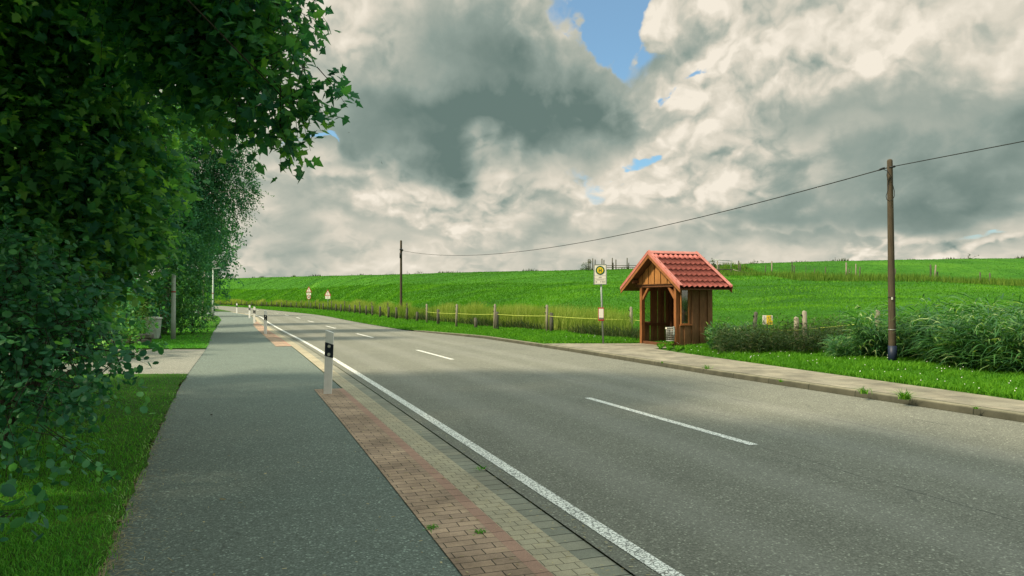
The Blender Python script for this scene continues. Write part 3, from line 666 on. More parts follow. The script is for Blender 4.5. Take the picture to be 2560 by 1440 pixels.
# --- trees behind the driveway
def tree(name, base, h, label, blobs, per, leaf, tmpl, m, bark, rad=.14, tn='trunk', cat='tree', group=None, **k):
    o = empty(name, (base[0], base[1], 0), label=label, cat=cat, group=group); b0_ = np.array((base[0], base[1], 0))
    bl = [(tuple(np.array(c) - b0_), r_) for c, r_ in blobs]
    crown(o, bl, per, leaf, tmpl, m, **k)
    limbs(o, (0, 0, 0), (.1, .1, h), rad, [bl[i][0] for i in range(0, len(bl), max(1, len(bl) // 6))], bark, name=tn)
    return o
tree('birch_tree', (-15.6, 33, 0), 9.2, 'tall fine leaved birch behind the bin, its airy crown pushing furthest right into the sky',
     [B(470, 306, 33.5, 66, 1.1), B(525, 291, 34, 46), B(565, 351, 34.5, 50), B(585, 416, 35, 44, 1.3), B(615, 471, 35, 24, 1.6), B(570, 476, 35, 56), B(500, 266, 34, 36), B(490, 396, 34, 80), B(540, 560, 35.5, 42), B(420, 346, 33, 75), B(470, 506, 34, 85), B(400, 486, 33, 90), B(440, 610, 33, 70), B(560, 316, 34.5, 26)],
     36, .11, DIAM, M['birch'], M['birchbark'], .16, droop=.9, twig=.8, nl=22, shell=.25, maxn=240000)
tree('lime_tree', (-15.9, 27.5, 0), 7.8, 'bright green leafy tree between the left maple and the birch',
     [B(400, 300, 27, 85), B(340, 300, 27, 85), B(425, 640, 27.6, 42), B(440, 600, 27.6, 40), B(430, 370, 27.5, 50), B(380, 420, 27, 85), B(330, 520, 27, 100), B(400, 560, 27.5, 60), B(300, 400, 27, 100), B(250, 600, 27, 110), B(150, 500, 26, 160)],
     13, .15, DIAM, M['shrub'], M['bark'], .17, droop=.6, twig=.6, nl=16, shell=.4, maxn=110000, bias=.08)
tree('alder_tree', (-20.8, 45, 0), 9.0, 'dark dense alder left of the street lamp with drooping right edge',
     [B(510, 600, 44, 56), B(545, 570, 45, 42), B(575, 590, 45, 24), B(480, 680, 43, 32), B(500, 560, 44, 62), B(470, 650, 43, 50), B(455, 720, 42, 45), B(500, 480, 44, 60), B(450, 560, 43, 70)],
     8, .17, DIAM, M['birch'], M['bark'], .2, droop=.6, twig=.8, nl=20, shell=.3, maxn=110000)
tree('willow_tree', (-28.5, 63, 0), 8, 'farthest dark round tree at the bend beyond the street lamp',
     [B(530, 645, 66, 44), B(557, 635, 66, 30), B(548, 690, 66, 32), B(575, 650, 67, 18), B(515, 720, 66, 40), B(500, 660, 66, 50), B(540, 740, 66, 20), B(560, 600, 66, 30), B(530, 590, 66, 34), B(500, 760, 66, 30), B(525, 770, 66, 14)],
     4, .24, DIAM, M['birch'], M['bark'], .2, droop=.5, twig=.8, nl=20, shell=.3, maxn=70000)
tree('hazel_tree', (-21.5, 31, 0), 6.8, 'shadowy hazel deep behind the left maple',
     [B(200, 640, 29, 150), B(100, 500, 29, 170), B(60, 700, 27, 150), B(320, 720, 30, 90), B(250, 480, 30, 120), B(-60, 600, 28, 160)],
     5, .20, DIAM, M['birch'], M['bark'], .16, nl=16, twig=.7, shell=.4, maxn=90000)
# --- bushes under the trees
def bush(label, blobs, per, leaf, m, tmpl=DIAM, name='garden_bush', maxn=22000, group=None, **k):
    c0_ = blobs[0][0]; base = np.array((c0_[0], c0_[1], 0)); bl = [(tuple(np.array(c) - base), r_) for c, r_ in blobs]
    o = empty(name, tuple(base), label=label, cat='bush', group=group)
    k.setdefault('nl', 12); k.setdefault('twig', .35); k.setdefault('shell', .4)
    crown(o, bl, per, leaf, tmpl, m, maxn=maxn, name='foliage', **k)
    limbs(o, (0, 0, 0), (0, 0, max(.2, c0_[2])), .03, [b_[0] for b_ in bl[:5]], M['bark'], name='stem', lim=.015); return o
bush('tall dark shrub closing the view behind the grey bin', [B(400, 740, 33, 70), B(350, 780, 32.5, 60), B(415, 795, 32, 45), B(340, 700, 32.5, 80), B(450, 700, 33, 55)], 24, .10, M['shrub'], ROUND, maxn=40000)
bush('large green shrub directly right of the banded grey post', [B(480, 770, 33, 52), B(462, 815, 32, 26), B(495, 800, 33.5, 34), B(470, 720, 34, 50), B(488, 775, 35, 26), B(445, 790, 32.5, 36)], 26, .10, M['shrub'], ROUND, maxn=36000)
bush('light green low shrub at the end of the hedge row before the street lamp', [B(500, 803, 38, 18), B(513, 800, 40, 10), B(492, 806, 37, 18)], 40, .10, M['shrub'], bias=.25)
bush('grey purple shrub beside the thin white birch stem', [B(507, 775, 50, 14), B(520, 782, 50, 11), B(498, 780, 50, 12)], 24, .12, M['purple'])
bush('pale flowering clump at the foot of the street lamp', [B(522, 791, 52, 8), B(514, 792, 52, 6)], 60, .10, M['paleflower'], bias=.4)
bush('feathery yellow green conifer above the low stone wall', [B(325, 790, 25, 45, 1, 1.2), B(310, 750, 25, 28), B(300, 820, 25, 40), B(345, 820, 25, 26)], 70, .16, M['conifer'], (np.array([(0, 0, 0), (.08, .5, .02), (0, 1, 0), (-.08, .5, .02)], float), [(0, 1, 2), (0, 2, 3)]), name='conifer_bush', droop=-.8, twig=.3, maxn=26000)
bush('deep shadow shrub low at the left behind the overhanging bush', [B(250, 800, 20, 120), B(120, 830, 18, 130), B(0, 850, 16, 130), B(280, 860, 17, 40)], 14, .12, M['shrub'], ROUND, maxn=26000)
bush('broad dark shrub deep in the garden, seen between the bin and the banded grey post', [B(380, 690, 40, 70), B(440, 680, 41, 50), B(330, 640, 40, 80), B(400, 750, 40, 60)], 9, .15, M['birch'], maxn=40000)
bush('ivy covered shrub between the left maple and the conifer', [B(270, 700, 22, 70), B(290, 770, 23, 50), B(230, 760, 21, 80)], 20, .11, M['birch'], ROUND, maxn=20000)
# thin birch stem
t = empty('birch_sapling', tuple(P(505, 785, 48).xy) + (0,), label='thin pale birch stem left of the street lamp', cat='tree')
bx = P(505, 785, 48)
MB().tube([(0, 0, 0), (.05, 0, 1.0), (.08, 0, 2.2), (.16, 0, 3.4)], [.06, .05, .045, .03], 8).build('trunk', M['birchbark'], t)
crown(t, [((.2, 0, 3.7), (.6, .6, .5))], 12, .1, DIAM, M['birch'], nl=12, maxn=900)
# trees standing behind the camera side whose shade falls on the near road
tree('maple_tree', (-8.4, -3.2, 0), 8, 'maple outside the frame on the near left, shading the road in front',
     [((-7.4, -2.6, 6.2), (3, 3, 2.3)), ((-5.4, -4, 5.6), (2.6, 2.6, 1.8)), ((-4.2, -1, 6.8), (2.6, 2.4, 1.4)), ((-7.8, -6, 6.5), (3, 3, 2.3))], 14, .24, MAPLE, M['maple'], M['bark'], .26, nl=10, twig=.5, shell=.35, maxn=36000)

# ------------------------------------------------------------------ grass
def blades(C, h, wd, lean, rn, segs=2):
    """curved tapering blades. C (N,3)"""
    N = len(C); a = rng.random(N) * 2 * math.pi; side = np.stack([np.cos(a), np.sin(a), np.zeros(N)], 1)
    f = np.linspace(0, 1, segs + 1); Ps = C[:, None] + np.stack([lean[:, 0, None] * (f ** 2) * h[:, None], lean[:, 1, None] * (f ** 2) * h[:, None], (f - .25 * f ** 2 * np.hypot(lean[:, 0], lean[:, 1])[:, None]) * h[:, None]], -1)
    hw = wd[:, None] * np.maximum(1 - f, 0) * .5 if segs == 1 else wd[:, None] * np.interp(f, [0, .4, 1], [.7, 1, 0.0]) * .5
    L = Ps[:, :-1] - side[:, None] * hw[:, :-1, None]; Rr = Ps[:, :-1] + side[:, None] * hw[:, :-1, None]
    V = np.concatenate([np.stack([L, Rr], 2).reshape(N, -1, 3), Ps[:, -1:]], 1); k = 2 * segs + 1
    tr = []
    for i in range(segs - 1): tr += [(2 * i, 2 * i + 1, 2 * i + 3), (2 * i, 2 * i + 3, 2 * i + 2)]
    tr.append((2 * segs - 2, 2 * segs - 1, 2 * segs))
    Fi = (np.arange(N)[:, None, None] * k + np.array(tr)[None]).reshape(-1)
    return V.reshape(-1, 3), Fi, np.repeat(rn, len(tr))
def grass(name, C, h, wd, m, lean=.5, rn=None, segs=2, wind=(.0, .0), parent=None, **k):
    N = len(C); h = h * (.5 + rng.random(N)); wd = wd * (.7 + .6 * rng.random(N))
    ln = rng.normal(size=(N, 2)) * lean + np.array(wind); rn = rng.random(N) if rn is None else rn
    V, Fi, r_ = blades(C, h, wd, ln, rn, segs)
    return link(name, np_mesh(name, V, Fi, 3, rnd=r_), m, parent, **k)
ST = dict(kind='stuff')
# lawn left, near part: density falls off with distance
def lawn_pts(N, ya, yb, wmax=4.5, pw=1.0):
    y = 1 / (1 / ya + rng.random(N) * (1 / yb - 1 / ya)); x = lx(y) - rng.random(N) ** .8 * wmax * np.maximum(1, y / 8) + .03 * rng.normal(size=N) + .03
    return x, y
x, y = lawn_pts(150000, 2.6, 15.6, 4.0)
n_ = vnoise(x / .8, y / .8, 9); d_edge = lx(y) - x
rn = np.clip(rng.random(len(x)) * .75 + n_ * .25 - .08 + np.where(d_edge < .10, .35 * rng.random(len(x)), 0), 0, 1)
grass('lawn_grass', np.stack([x, y, np.full(len(x), .012)], 1), .028 + .012 * n_, .0045 + y * .0004, M['lawnblade'], .6, rn, 2, label='mown green lawn grass along the near footpath edge', cat='grass', **ST)
x, y = lawn_pts(90000, 23.6, 80, 3.0)
n_ = vnoise(x / 1.5, y / 1.5, 9)
grass('lawn_grass', np.stack([x, y, np.full(len(x), .012)], 1), .045 + 0 * x, .02 + y * .0006, M['lawnblade'], .6, np.clip(rng.random(len(x)) * .6 + n_ * .35, 0, 1), 1, label='sun striped lawn grass beyond the driveway', cat='grass', **ST)
# dry straw along the path edge
N = 2600; y = 1 / (1 / 3.6 + rng.random(N) * (1 / 15 - 1 / 3.6)); x = lx(y) + .02 + rng.exponential(.045, N) * np.where(rng.random(N) < .08, 4, 1) - .05
C = np.stack([x, y, np.full(N, .006)], 1); a = rng.random(N) * 6.28
dirv = np.stack([np.cos(a), np.sin(a), .04 * rng.random(N)], 1); sidev = np.stack([-np.sin(a), np.cos(a), np.zeros(N)], 1); L_ = (.02 + .05 * rng.random(N))[:, None]; W_ = .0017
V = np.stack([C - sidev * W_, C + sidev * W_, C + dirv * L_ + sidev * W_, C + dirv * L_ - sidev * W_], 1); V[..., 2] += .004
link('straw_litter', np_mesh('straw_litter', V.reshape(-1, 3), np.arange(N * 4), 4, rnd=rng.random(N)), M['straw'], label='dry straw and clippings along the footpath edge', cat='grass clippings', **ST)

# verge and dyke grass, uniform over the view
def terr_pts(N, u0, u1, k0, k1, pw=1.0):
    u = u0 + rng.random(N) * (u1 - u0); s0, t0, b0, c0, *_ = knots(u)
    K = [s0, t0, b0, c0, c0 + 40]
    lo = K[int(k0)] + (K[min(int(k0) + 1, 4)] - K[int(k0)]) * (k0 % 1); hi = K[int(k1)] + (K[min(int(k1) + 1, 4)] - K[int(k1)]) * (k1 % 1)
    f = rng.random(N); y = 1 / (1 / lo + f ** pw * (1 / hi - 1 / lo)); x = u * y
    return x, y, terrain_z(x, y)
x, y, z = terr_pts(90000, -.02, .74, 0, 1.02)
n_ = vnoise(x / .7, y / .7, 4)
grass('verge_grass', np.stack([x, y, z - .01], 1), .045 + .09 * n_ * n_ + .03 * vnoise(x / .25, y / .25, 6), .007 + .0009 * y, M['blade'], .45, np.clip(rng.random(len(x)) * .6 + n_ * .35, 0, 1), 2, label='bright green verge grass between the sidewalk and the fence', cat='grass', **ST)
x, y, z = terr_pts(40000, -.42, -.02, 0, 1.02)
n_ = vnoise(x / 1.7, y / 1.7, 4)
grass('verge_grass', np.stack([x, y, z - .01], 1), .10 + 0 * x, .0012 * y, M['blade'], .4, np.clip(rng.random(len(x)) * .6 + n_ * .3, 0, 1), 1, label='bright green verge grass beside the far road edge', cat='grass', **ST)
x, y, z = terr_pts(230000, -.42, .74, 1.0, 2.05)
n_ = np.clip((vnoise(x / 7 + y / 9, y / 2.6, 4) * .5 + vnoise(x / 2.3 + y / 5, y / 1.1, 14) * .5 - .5) * 2.0 + .5, 0, 1)
grass('dyke_grass', np.stack([x, y, z - .02], 1), (.07 + .04 * n_) * np.clip(y / 40, .8, 2.2), .0016 * y, M['blade'], .55, np.clip(rng.random(len(x)) * .34 + n_ * .55 - .02, 0, 1), 1, (.25, 0), label='lush green grass covering the lower dyke slope', cat='grass', **ST)
x, y, z = terr_pts(90000, -.42, .74, 2.0, 3.02)
n_ = np.clip((vnoise(x / 8 + y / 11, y / 5, 4) * .6 + vnoise(x / 3, y / 2.5, 41) * .4 - .5) * 2 + .5, 0, 1)
grass('dyke_grass', np.stack([x, y, z - .03], 1), .08 + 0 * x, .0020 * y, M['blade'], .5, np.clip(rng.random(len(x)) * .4 + n_ * .5 - .2, 0, 1), 1, (.2, 0), label='darker green grass on the upper dyke up to the crest', cat='grass', **ST)
# tall dry grass at the foot of the fence
def band(N, u0, u1, lo, hi):
    u = u0 + rng.random(N) * (u1 - u0); s0, t0, *_ = knots(u); y = t0 + np.clip((lo + (hi - lo) * rng.random(N)), -1.6, 4) * np.clip(t0 / 50, .8, 1.6); x = u * y; return x, y, terrain_z(x, y)
x, y, z = band(95000, -.42, .16, -.9, 2.2); n_ = vnoise(x / 1.6, y / 2.5, 21)
keep = rng.random(len(x)) < np.where(x / y > .06, .35, 1) * (.35 + n_); x, y, z, n_ = x[keep], y[keep], z[keep], n_[keep]
grass('tall_dry_grass', np.stack([x, y, z - .02], 1), .55 + .50 * n_, np.maximum(.009, .0005 * y), M['tall'], .18, np.clip(rng.random(len(x)) * .5 + n_ * .55 + .05, 0, 1), 2, (.12, 0), label='tall yellow grass along the roadside fence', cat='grass', **ST)
x, y, z = band(26000, -.42, .17, -1.5, .6); n_ = vnoise(x / 2.1, y / 2.1, 31); keep = rng.random(len(x)) < n_ * 1.3; x, y, z, n_ = x[keep], y[keep], z[keep], n_[keep]
grass('weeds', np.stack([x, y, z - .02], 1), .30 + .25 * n_, np.maximum(.012, .0006 * y), M['weed'], .5, None, 2, label='dark weeds at the foot of the roadside fence', cat='weeds', **ST)
# berm band around the upper fence
u = .28 + rng.random(26000) * .46; s0, t0, b0, c0, *_ = knots(u); y = b0 * (.93 + .28 * rng.random(len(u))); x = u * y; n_ = vnoise(x / 4, y / 4, 8)
grass('tall_dry_grass', np.stack([x, y, terrain_z(x, y) - .02], 1), .28 + .34 * n_, .0010 * y, M['tall'], .2, np.clip(rng.random(len(u)) * .40 + n_ * .15 - .05, 0, 1), 1, label='pale tall grass around the upper field fence', cat='grass', **ST)
# crest tufts
u = rng.random(5000) * 1.16 - .42; s0, t0, b0, c0, *_ = knots(u); y = c0 * (1.0 + .01 * rng.random(len(u))); x = u * y; k_ = vnoise(x / 2.2, x / 40, 77); keep = rng.random(len(u)) < np.clip((k_ - .55) * 2.4, .04, 1); x, y, k_ = x[keep], y[keep], k_[keep]
grass('weeds', np.stack([x, y, terrain_z(x, y) - .05], 1), .12 + .5 * np.clip(k_ - .5, 0, 1) * 2, .0013 * y, M['weed'], .35, None, 1, label='ragged weeds along the dyke crest against the sky', cat='weeds', **ST)

# ------------------------------------------------------------------ weeds and reeds on the right
x, y, z = terr_pts(110, .0, .74, 0, 1.0); N = len(x); C = np.stack([x, y, z + .085 + .04 * rng.random(N)], 1); e = .011
F8 = np.array([(1, 0, 0), (0, 1, 0), (-1, 0, 0), (0, -1, 0), (0, 0, 1), (0, 0, -1.)]) * e; T8 = [(0, 1, 4), (1, 2, 4), (2, 3, 4), (3, 0, 4), (1, 0, 5), (2, 1, 5), (3, 2, 5), (0, 3, 5)]
link('clover_flowers', np_mesh('clover_flowers', (C[:, None] + F8[None]).reshape(-1, 3), (np.arange(N)[:, None, None] * 6 + np.array(T8)[None]).ravel(), 3), M['white'], label='tiny white clover flowers dotted through the verge grass', cat='flowers', **ST)
def leafy_clump(name, label, cat, pts, m, hgt, dens, leaf=.22, wid=.02, wind=(-.15, 0), seed=1, kind=None, stem_leaves=9, arch=.9):
    """stems with long arching leaves"""
    r = np.random.default_rng(seed); pts = np.array(pts); N = len(pts)
    h = hgt * (.65 + .5 * r.random(N)) * (.62 + .62 * vnoise(pts[:, 0] / .55, pts[:, 1] / .8, seed)); ln = r.normal(size=(N, 2)) * .16 + np.array(wind)
    k = stem_leaves; f = (.12 + .88 * (np.arange(k)[None] + r.random((N, k))) / k)
    C = pts[:, None] + np.stack([ln[:, 0, None] * f ** 2 * h[:, None], ln[:, 1, None] * f ** 2 * h[:, None], f * h[:, None]], -1)
    a = r.random((N, k)) * 6.28; ld = np.stack([np.cos(a) + wind[0] * 2.2, np.sin(a) + wind[1] * 2], -1); L_ = leaf * (.6 + .8 * r.random((N, k)))
    nseg = 3; g_ = np.linspace(0, 1, nseg + 1)
    Pp = C[:, :, None] + np.concatenate([ld[:, :, None] * (g_[:, None] * L_[..., None, None] * .8), (L_[..., None] * (g_ * .75 - arch * g_ ** 2 * (.5 + .7 * r.random((N, k, 1)))))[..., None]], -1)
    Pp = Pp.reshape(-1, nseg + 1, 3); ldn = ld.reshape(-1, 2); sd_ = np.stack([-ldn[:, 1], ldn[:, 0], r.normal(size=len(ldn)) * .5], 1); sd_ /= np.linalg.norm(sd_, axis=1, keepdims=True)
    hw = (wid * (.6 + .7 * r.random(len(ldn))))[:, None] * np.interp(g_, [0, .35, 1], [.5, 1, .0])[None] * .5
    Lf = Pp[:, :-1] - sd_[:, None] * hw[:, :-1, None]; Rt = Pp[:, :-1] + sd_[:, None] * hw[:, :-1, None]
    V = np.concatenate([np.stack([Lf, Rt], 2).reshape(len(Pp), -1, 3), Pp[:, -1:]], 1); kk = 2 * nseg + 1
    tr = [];
    for i in range(nseg - 1): tr += [(2 * i, 2 * i + 1, 2 * i + 3), (2 * i, 2 * i + 3, 2 * i + 2)]
    tr.append((2 * nseg - 2, 2 * nseg - 1, 2 * nseg))
    Fi = (np.arange(len(Pp))[:, None, None] * kk + np.array(tr)[None]).reshape(-1)
    # stems
    Vs, Fs, rs = blades(pts, h, np.full(N, wid * .5), ln, r.random(N) * .5, 2)
    V = np.concatenate([V.reshape(-1, 3), Vs]); Fi = np.concatenate([Fi, Fs + len(Pp) * kk]); rn = np.concatenate([np.repeat(np.clip(r.random(len(Pp)) ** 1.3, 0, 1), len(tr)), rs])
    V[:, 2] = np.maximum(V[:, 2], .06)
    return link(name, np_mesh(name, V, Fi, 3, rnd=rn), m, label=label, cat=cat, kind=kind)
def fill(px0, px1, Ya, Yb, N, seed):
    r = np.random.default_rng(seed); y = Ya + r.random(N) * (Yb - Ya); u = (px0 + r.random(N) * (px1 - px0) - 1280) / F_PX; x = u * y
    return np.stack([x, y, terrain_z(x, y) - .02], 1)
pts = fill(2150, 2900, 13.8, 18.8, 3000, 3); uu_ = pts[:, 0] / pts[:, 1]; pxx = uu_ * F_PX + 1280
ok = pts[:, 1] > np.interp(pxx, [2150, 2230, 2275, 2400, 2560, 2900], [17.5, 17.5, 17.2, 15.0, 13.9, 12.5]); pts = pts[ok]
leafy_clump('reed_bed', 'tall dark green reeds leaning left behind and right of the near utility pole', 'reeds', pts, M['reed'], 1.15, 1, .44, .034, (-.2, 0), 4, 'stuff', 9)
p2 = fill(2080, 2300, 17.6, 19.0, 420, 5); leafy_clump('reed_bed', 'lower grassy reeds just left of the near utility pole', 'reeds', p2, M['reed'], .62, 1, .3, .02, (-.1, 0), 6, 'stuff', 9)
p3 = fill(1790, 2130, 19.0, 21.2, 950, 8); leafy_clump('weed_thicket', 'brownish dark weeds around the posts right of the shelter', 'weeds', p3, M['weed'], .80, 1, .26, .018, (-.08, 0), 9, 'stuff', 9)
p3 = fill(1772, 1890, 20.6, 22.6, 420, 18); leafy_clump('weed_thicket', 'dark green nettles tight against the shelter side', 'weeds', p3, M['reed'], .78, 1, .16, .035, (0, 0), 19, 'stuff', 14, .5)
# tufts growing in the kerb joint
for i, (px, py, hh, nn_, lb) in enumerate([(2160, 984, .10, 60, 'small grass tuft growing between kerb and sidewalk, left of the biggest one'), (2262, 998, .14, 110, 'biggest grass tuft growing between kerb and sidewalk'), (1952, 955, .07, 26, 'sparse weed sprouting from the kerb joint below the fence sign'),
                                          (1768, 922, .09, 40, 'green tuft on the kerb in front of the shelter corner'), (1655, 908, .05, 20, 'tiny weed at the kerb before the shelter opening'), (2440, 1022, .04, 24, 'flat weed in the kerb joint far right')]):
    c = G(px, py, .102); N = nn_; C = np.array(c)[None] + np.concatenate([rng.normal(size=(N, 2)) * .035, np.zeros((N, 1))], 1)
    C[:, 2] = .10; C[:, :2] = np.array(c)[:2] + (C[:, :2] - np.array(c)[:2]) * (.4 if N < 30 else 1); ob = grass('grass_tuft', C - np.array(c)[None], hh, .012, M['blade'], .8, None, 2, label=lb, cat='weed', group='weeds in the kerb joint'); ob.location = c
for px, py, lb in [(1195, 1332, 'small green weed sprouting between the red pavers'), (1080, 1320, 'little weed at the seam of footpath and red pavers'), (1205, 1172, 'low weed in the dark gutter blocks by the white line')]:
    c = G(px, py, .004); N = 26; C = np.concatenate([rng.normal(size=(N, 2)) * .022, np.zeros((N, 1))], 1)
    ob = grass('paver_weed', C, .026, .012, M['lawnblade'], 1.2, None, 2, label=lb, cat='weed', group='weeds in the paving'); ob.location = c
# scattered leaves on the path
for i, (px, py) in enumerate([(548, 1246), (530, 1038), (667, 1182), (742, 1155), (300, 1205), (645, 1075)]):
    c = G(px, py, .012); ta = [.06, .09, .04, .03, .05, .03][i]
    me = scatter('fallen_leaf', ROUND[0] * np.array([.5, 1, 1.2]), ROUND[1], np.zeros((1, 3)), np.array([ta]), np.array([[.1, -.1, 1.]]), np.array([[math.cos(i * 2.1), math.sin(i * 2.1), 0]]), np.array([[.2, 0, .9, 1, .8, .9][i]]))
    ob = link('fallen_leaf', me, M['straw'] if i != 1 else M['bark'], label=['pale fallen leaf lying alone in the middle of the near footpath', 'dark narrow fallen leaf on the footpath near its left edge', 'thin pale leaf on the footpath towards the road', 'tiny whitish leaf on the footpath close to the pavers', 'dry leaf where the lawn meets the footpath', 'small dry leaf farther up the footpath centre'][i], cat='leaf', group='leaves on the footpath'); ob.location = c

N = 500; yy = 1 / (1 / 3.8 + rng.random(N) * (1 / 20 - 1 / 3.8)); xx = cx(yy) - (.1 + 1.3 * rng.random(N) ** 1.5) * np.where(rng.random(N) < .3, 2.4, 1)
a = rng.random(N) * 6.28; L_ = .004 + .012 * rng.random(N); C = np.stack([xx, yy, np.full(N, .011)], 1); d1 = np.stack([np.cos(a), np.sin(a), 0 * a], 1) * L_[:, None]; d2 = np.stack([-np.sin(a), np.cos(a), 0 * a], 1) * (L_ * .4)[:, None]
link('paving_litter', np_mesh('paving_litter', np.stack([C - d1 - d2, C + d1 - d2, C + d1 + d2, C - d1 + d2], 1).reshape(-1, 3), np.arange(N * 4), 4, rnd=rng.random(N)), M['straw'], label='tiny dry bits and chaff lying on the pavers and footpath', cat='litter', **ST)
# ------------------------------------------------------------------ delineator posts
def delineator():
    r = empty('delineator_post'); hb = 1.07; wdt = .135; dp = .075
    # hollow-triangular plastic post, slanted top; black slanted band with two reflectors on the camera side
    def sect(z0a, z0b, z1a, z1b, grow=0.0):
        w2 = wdt / 2 + grow; f = -dp / 2 - grow; bk = dp / 2 + grow
        o = [(-w2, f), (w2, f), (w2, f + .02), (.028, bk), (-.028, bk), (-w2, f + .02)]
        def zz(x, a, b_): return a + (b_ - a) * (x + w2) / (2 * w2)
        vs = [(x, y_, zz(x, z0a, z0b)) for x, y_ in o] + [(x, y_, zz(x, z1a, z1b)) for x, y_ in o]
        fs = [(0, 1, 2, 3, 4, 5), (11, 10, 9, 8, 7, 6)] + [(i, i + 6, (i + 1) % 6 + 6, (i + 1) % 6) for i in range(6)]
        return vs, fs
    MB().add(*sect(-.05, -.05, hb, hb - .045)).build('body', M['white'], r, .004)
    MB().add(*sect(.64, .605, .87, .83, .0025)).build('band', M['black'], r)
    for z in (.80, .665):
        MB().tube([(.0, -dp / 2 - .001, z), (0, -dp / 2 - .009, z)], .026, 16).build('reflector', M['reflector'], r)
    return r
dl = [(820, 985, 'nearest white delineator post, standing on the red pavers'), (664, 835, 'second white delineator post up the road, on the far brick patch'), (636, 808, 'third white delineator post, at the tip of the brick patch'),
      (624, 795, 'fourth white delineator post, just behind the third'), (592, 783, 'farthest white delineator post on the grass strip at the bend')]
pro = delineator()
for i, (px, py, lb) in enumerate(dl):
    o = pro if i == 0 else copy_tree(pro)
    c = G(px, py); o.location = c; o.rotation_euler = (math.radians(0), math.radians(1.8 if i == 0 else .3), math.radians(1))
    tag(o, lb, 'delineator', 'delineator posts along the road')

# ------------------------------------------------------------------ street lamps
def lamp(label, c, top, rot, band=True):
    r = empty('street_lamp', c, rot, label=label, cat='street lamp')
    MB().tube([(0, 0, 0), (0, 0, 1.0), (0, 0, 1.02), (0, 0, top)], [.082, .078, .07, .052], 14).build('pole', M['lamp_pole'], r)
    if band: MB().tube([(0, 0, 2.0), (0, 0, 2.05)], .078, 14).build('band', M['redband'], r)
    MB().box((.035, -.06, .62), (.07, .015, .30)).build('service_door', M['lamp_pole'], r, .004)
    h = MB(); h.prism([(-.06, .0), (.08, -.03), (.62, .03), (.66, .06), (.6, .09), (.0, .09)], .2, Matrix.Translation((0, 0, top - .01))).build('lamp_head', M['galv'], r, .012)
    return r
c = G(433, 849); r = empty('steel_post', c, label='thick grey post with a red band standing on the lawn right of the wheelie bin', cat='post')
MB().tube([(0, 0, 0), (0, 0, 1.0), (0, 0, 2.5), (0, 0, 2.56)], [.092, .086, .072, .066], 16).build('pole', M['lamp_pole'], r)
MB().tube([(0, 0, 1.83), (0, 0, 1.88)], .084, 16).build('band', M['redband'], r)
MB().box((.05, -.05, 2.47), (.03, .04, .12)).build('hook', M['galv'], r, .004)
lamp('slender street lamp with its flat head showing, farther up the path', G(532, 794), 4.07, 0)

# ------------------------------------------------------------------ wheelie bin and stone wall
c = G(383, 849); r = empty('wheelie_bin', c, math.radians(8), label='grey green wheelie bin on the lawn left of the banded grey post', cat='bin')
mb = MB(); wb, db, wt_, dt, hz = .19, .20, .235, .26, .80
vs = [(-wb, -db, .04), (wb, -db, .04), (wb, db, .04), (-wb, db, .04), (-wt_, -dt, hz), (wt_, -dt, hz), (wt_, dt, hz), (-wt_, dt, hz)]
mb.add(vs, [(0, 3, 2, 1), (4, 5, 6, 7), (0, 1, 5, 4), (1, 2, 6, 5), (2, 3, 7, 6), (3, 0, 4, 7)]); mb.build('body', M['binplastic'], r, .015)
MB().box((0, -.24, .5), (.30, .01, .26)).build('front_panel', M['binplastic'], r, .004)
MB().prism([(-.26, .80), (.26, .80), (.25, .85), (.1, .885), (-.1, .885), (-.25, .85)], .58).build('lid', M['binlid'], r, .01)
MB().tube([(-.2, .31, .8), (.2, .31, .8)], .016, 8).build('handle', M['binplastic'], r)
for sx in (-.2, .2): MB().tube([(sx - .02, .2, .08), (sx + .02, .2, .08)], .08, 14).build('wheel', M['black'], r)
c = G(352, 861); r = empty('stone_wall', (c.x - .7, c.y + .3, 0), math.radians(4), label='low mossy stone wall below the conifer, left of the bin', cat='wall')
mb = MB()
for k_ in range(7):
    for j in range(2): mb.box((-.9 + k_ * .27 + .1 * j, random.uniform(-.02, .02), .1 + j * .17), (.25 + random.uniform(-.03, .01), .3, .16))
mb.build('stones', M['stone'], r, .025)

# ------------------------------------------------------------------ utility poles and cables
def upole(label, c, h, lean, r0, r1, sleeve):
    r = empty('utility_pole', c, label=label, cat='utility pole', group='wooden utility poles along the dyke')
    top = Vector((lean, 0, h)); n = 9
    pts = [Vector((lean * (i / n), 0, h * i / n)) for i in range(n + 1)]; rad = [r0 + (r1 - r0) * i / n for i in range(n + 1)]
    pts += [Vector((lean, 0, h + .03)), Vector((lean, 0, h + .045))]; rad += [r1 * .85, r1 * .4]
    MB().tube(pts, rad, 14).build('pole', M['w_pole'], r)
    if sleeve:
        MB().tube([(0, 0, 0), (0, 0, .42)], r0 + .012, 14).build('sleeve', M['tar'], r)
        for z in (.78, 1.52): MB().tube([(lean * z / h, 0, z), (lean * z / h, 0, z + .015)], r0 + .004, 14).build('strap', M['galv'] if z < 1 else M['cable'], r)
        MB().box((-.045, -r0 - .005, 1.50), (.035, .01, .06)).build('tag', M['signwhite'], r)
    return r, Vector(c) + top
cN = Vector((8.70, 16.93, .10)); pN, tN = upole('near tall wooden utility pole with a dark blue base sleeve beside the reeds', cN, 4.65, -.03, .083, .060, True)
YF = 57.0; xF = (1003 - 1280) / F_PX * YF; zF = T(xF, YF); pF, tF = upole('distant dark utility pole behind the roadside fence', (xF, YF, zF), H_EYE + (746 - 602) / F_PX * YF - zF, -.02, .11, .08, False)
aN = Vector((tN.x, tN.y, H_EYE + (746 - 417) / F_PX * 16.93)); aF = Vector((xF, YF, H_EYE + (746 - 626) / F_PX * YF))
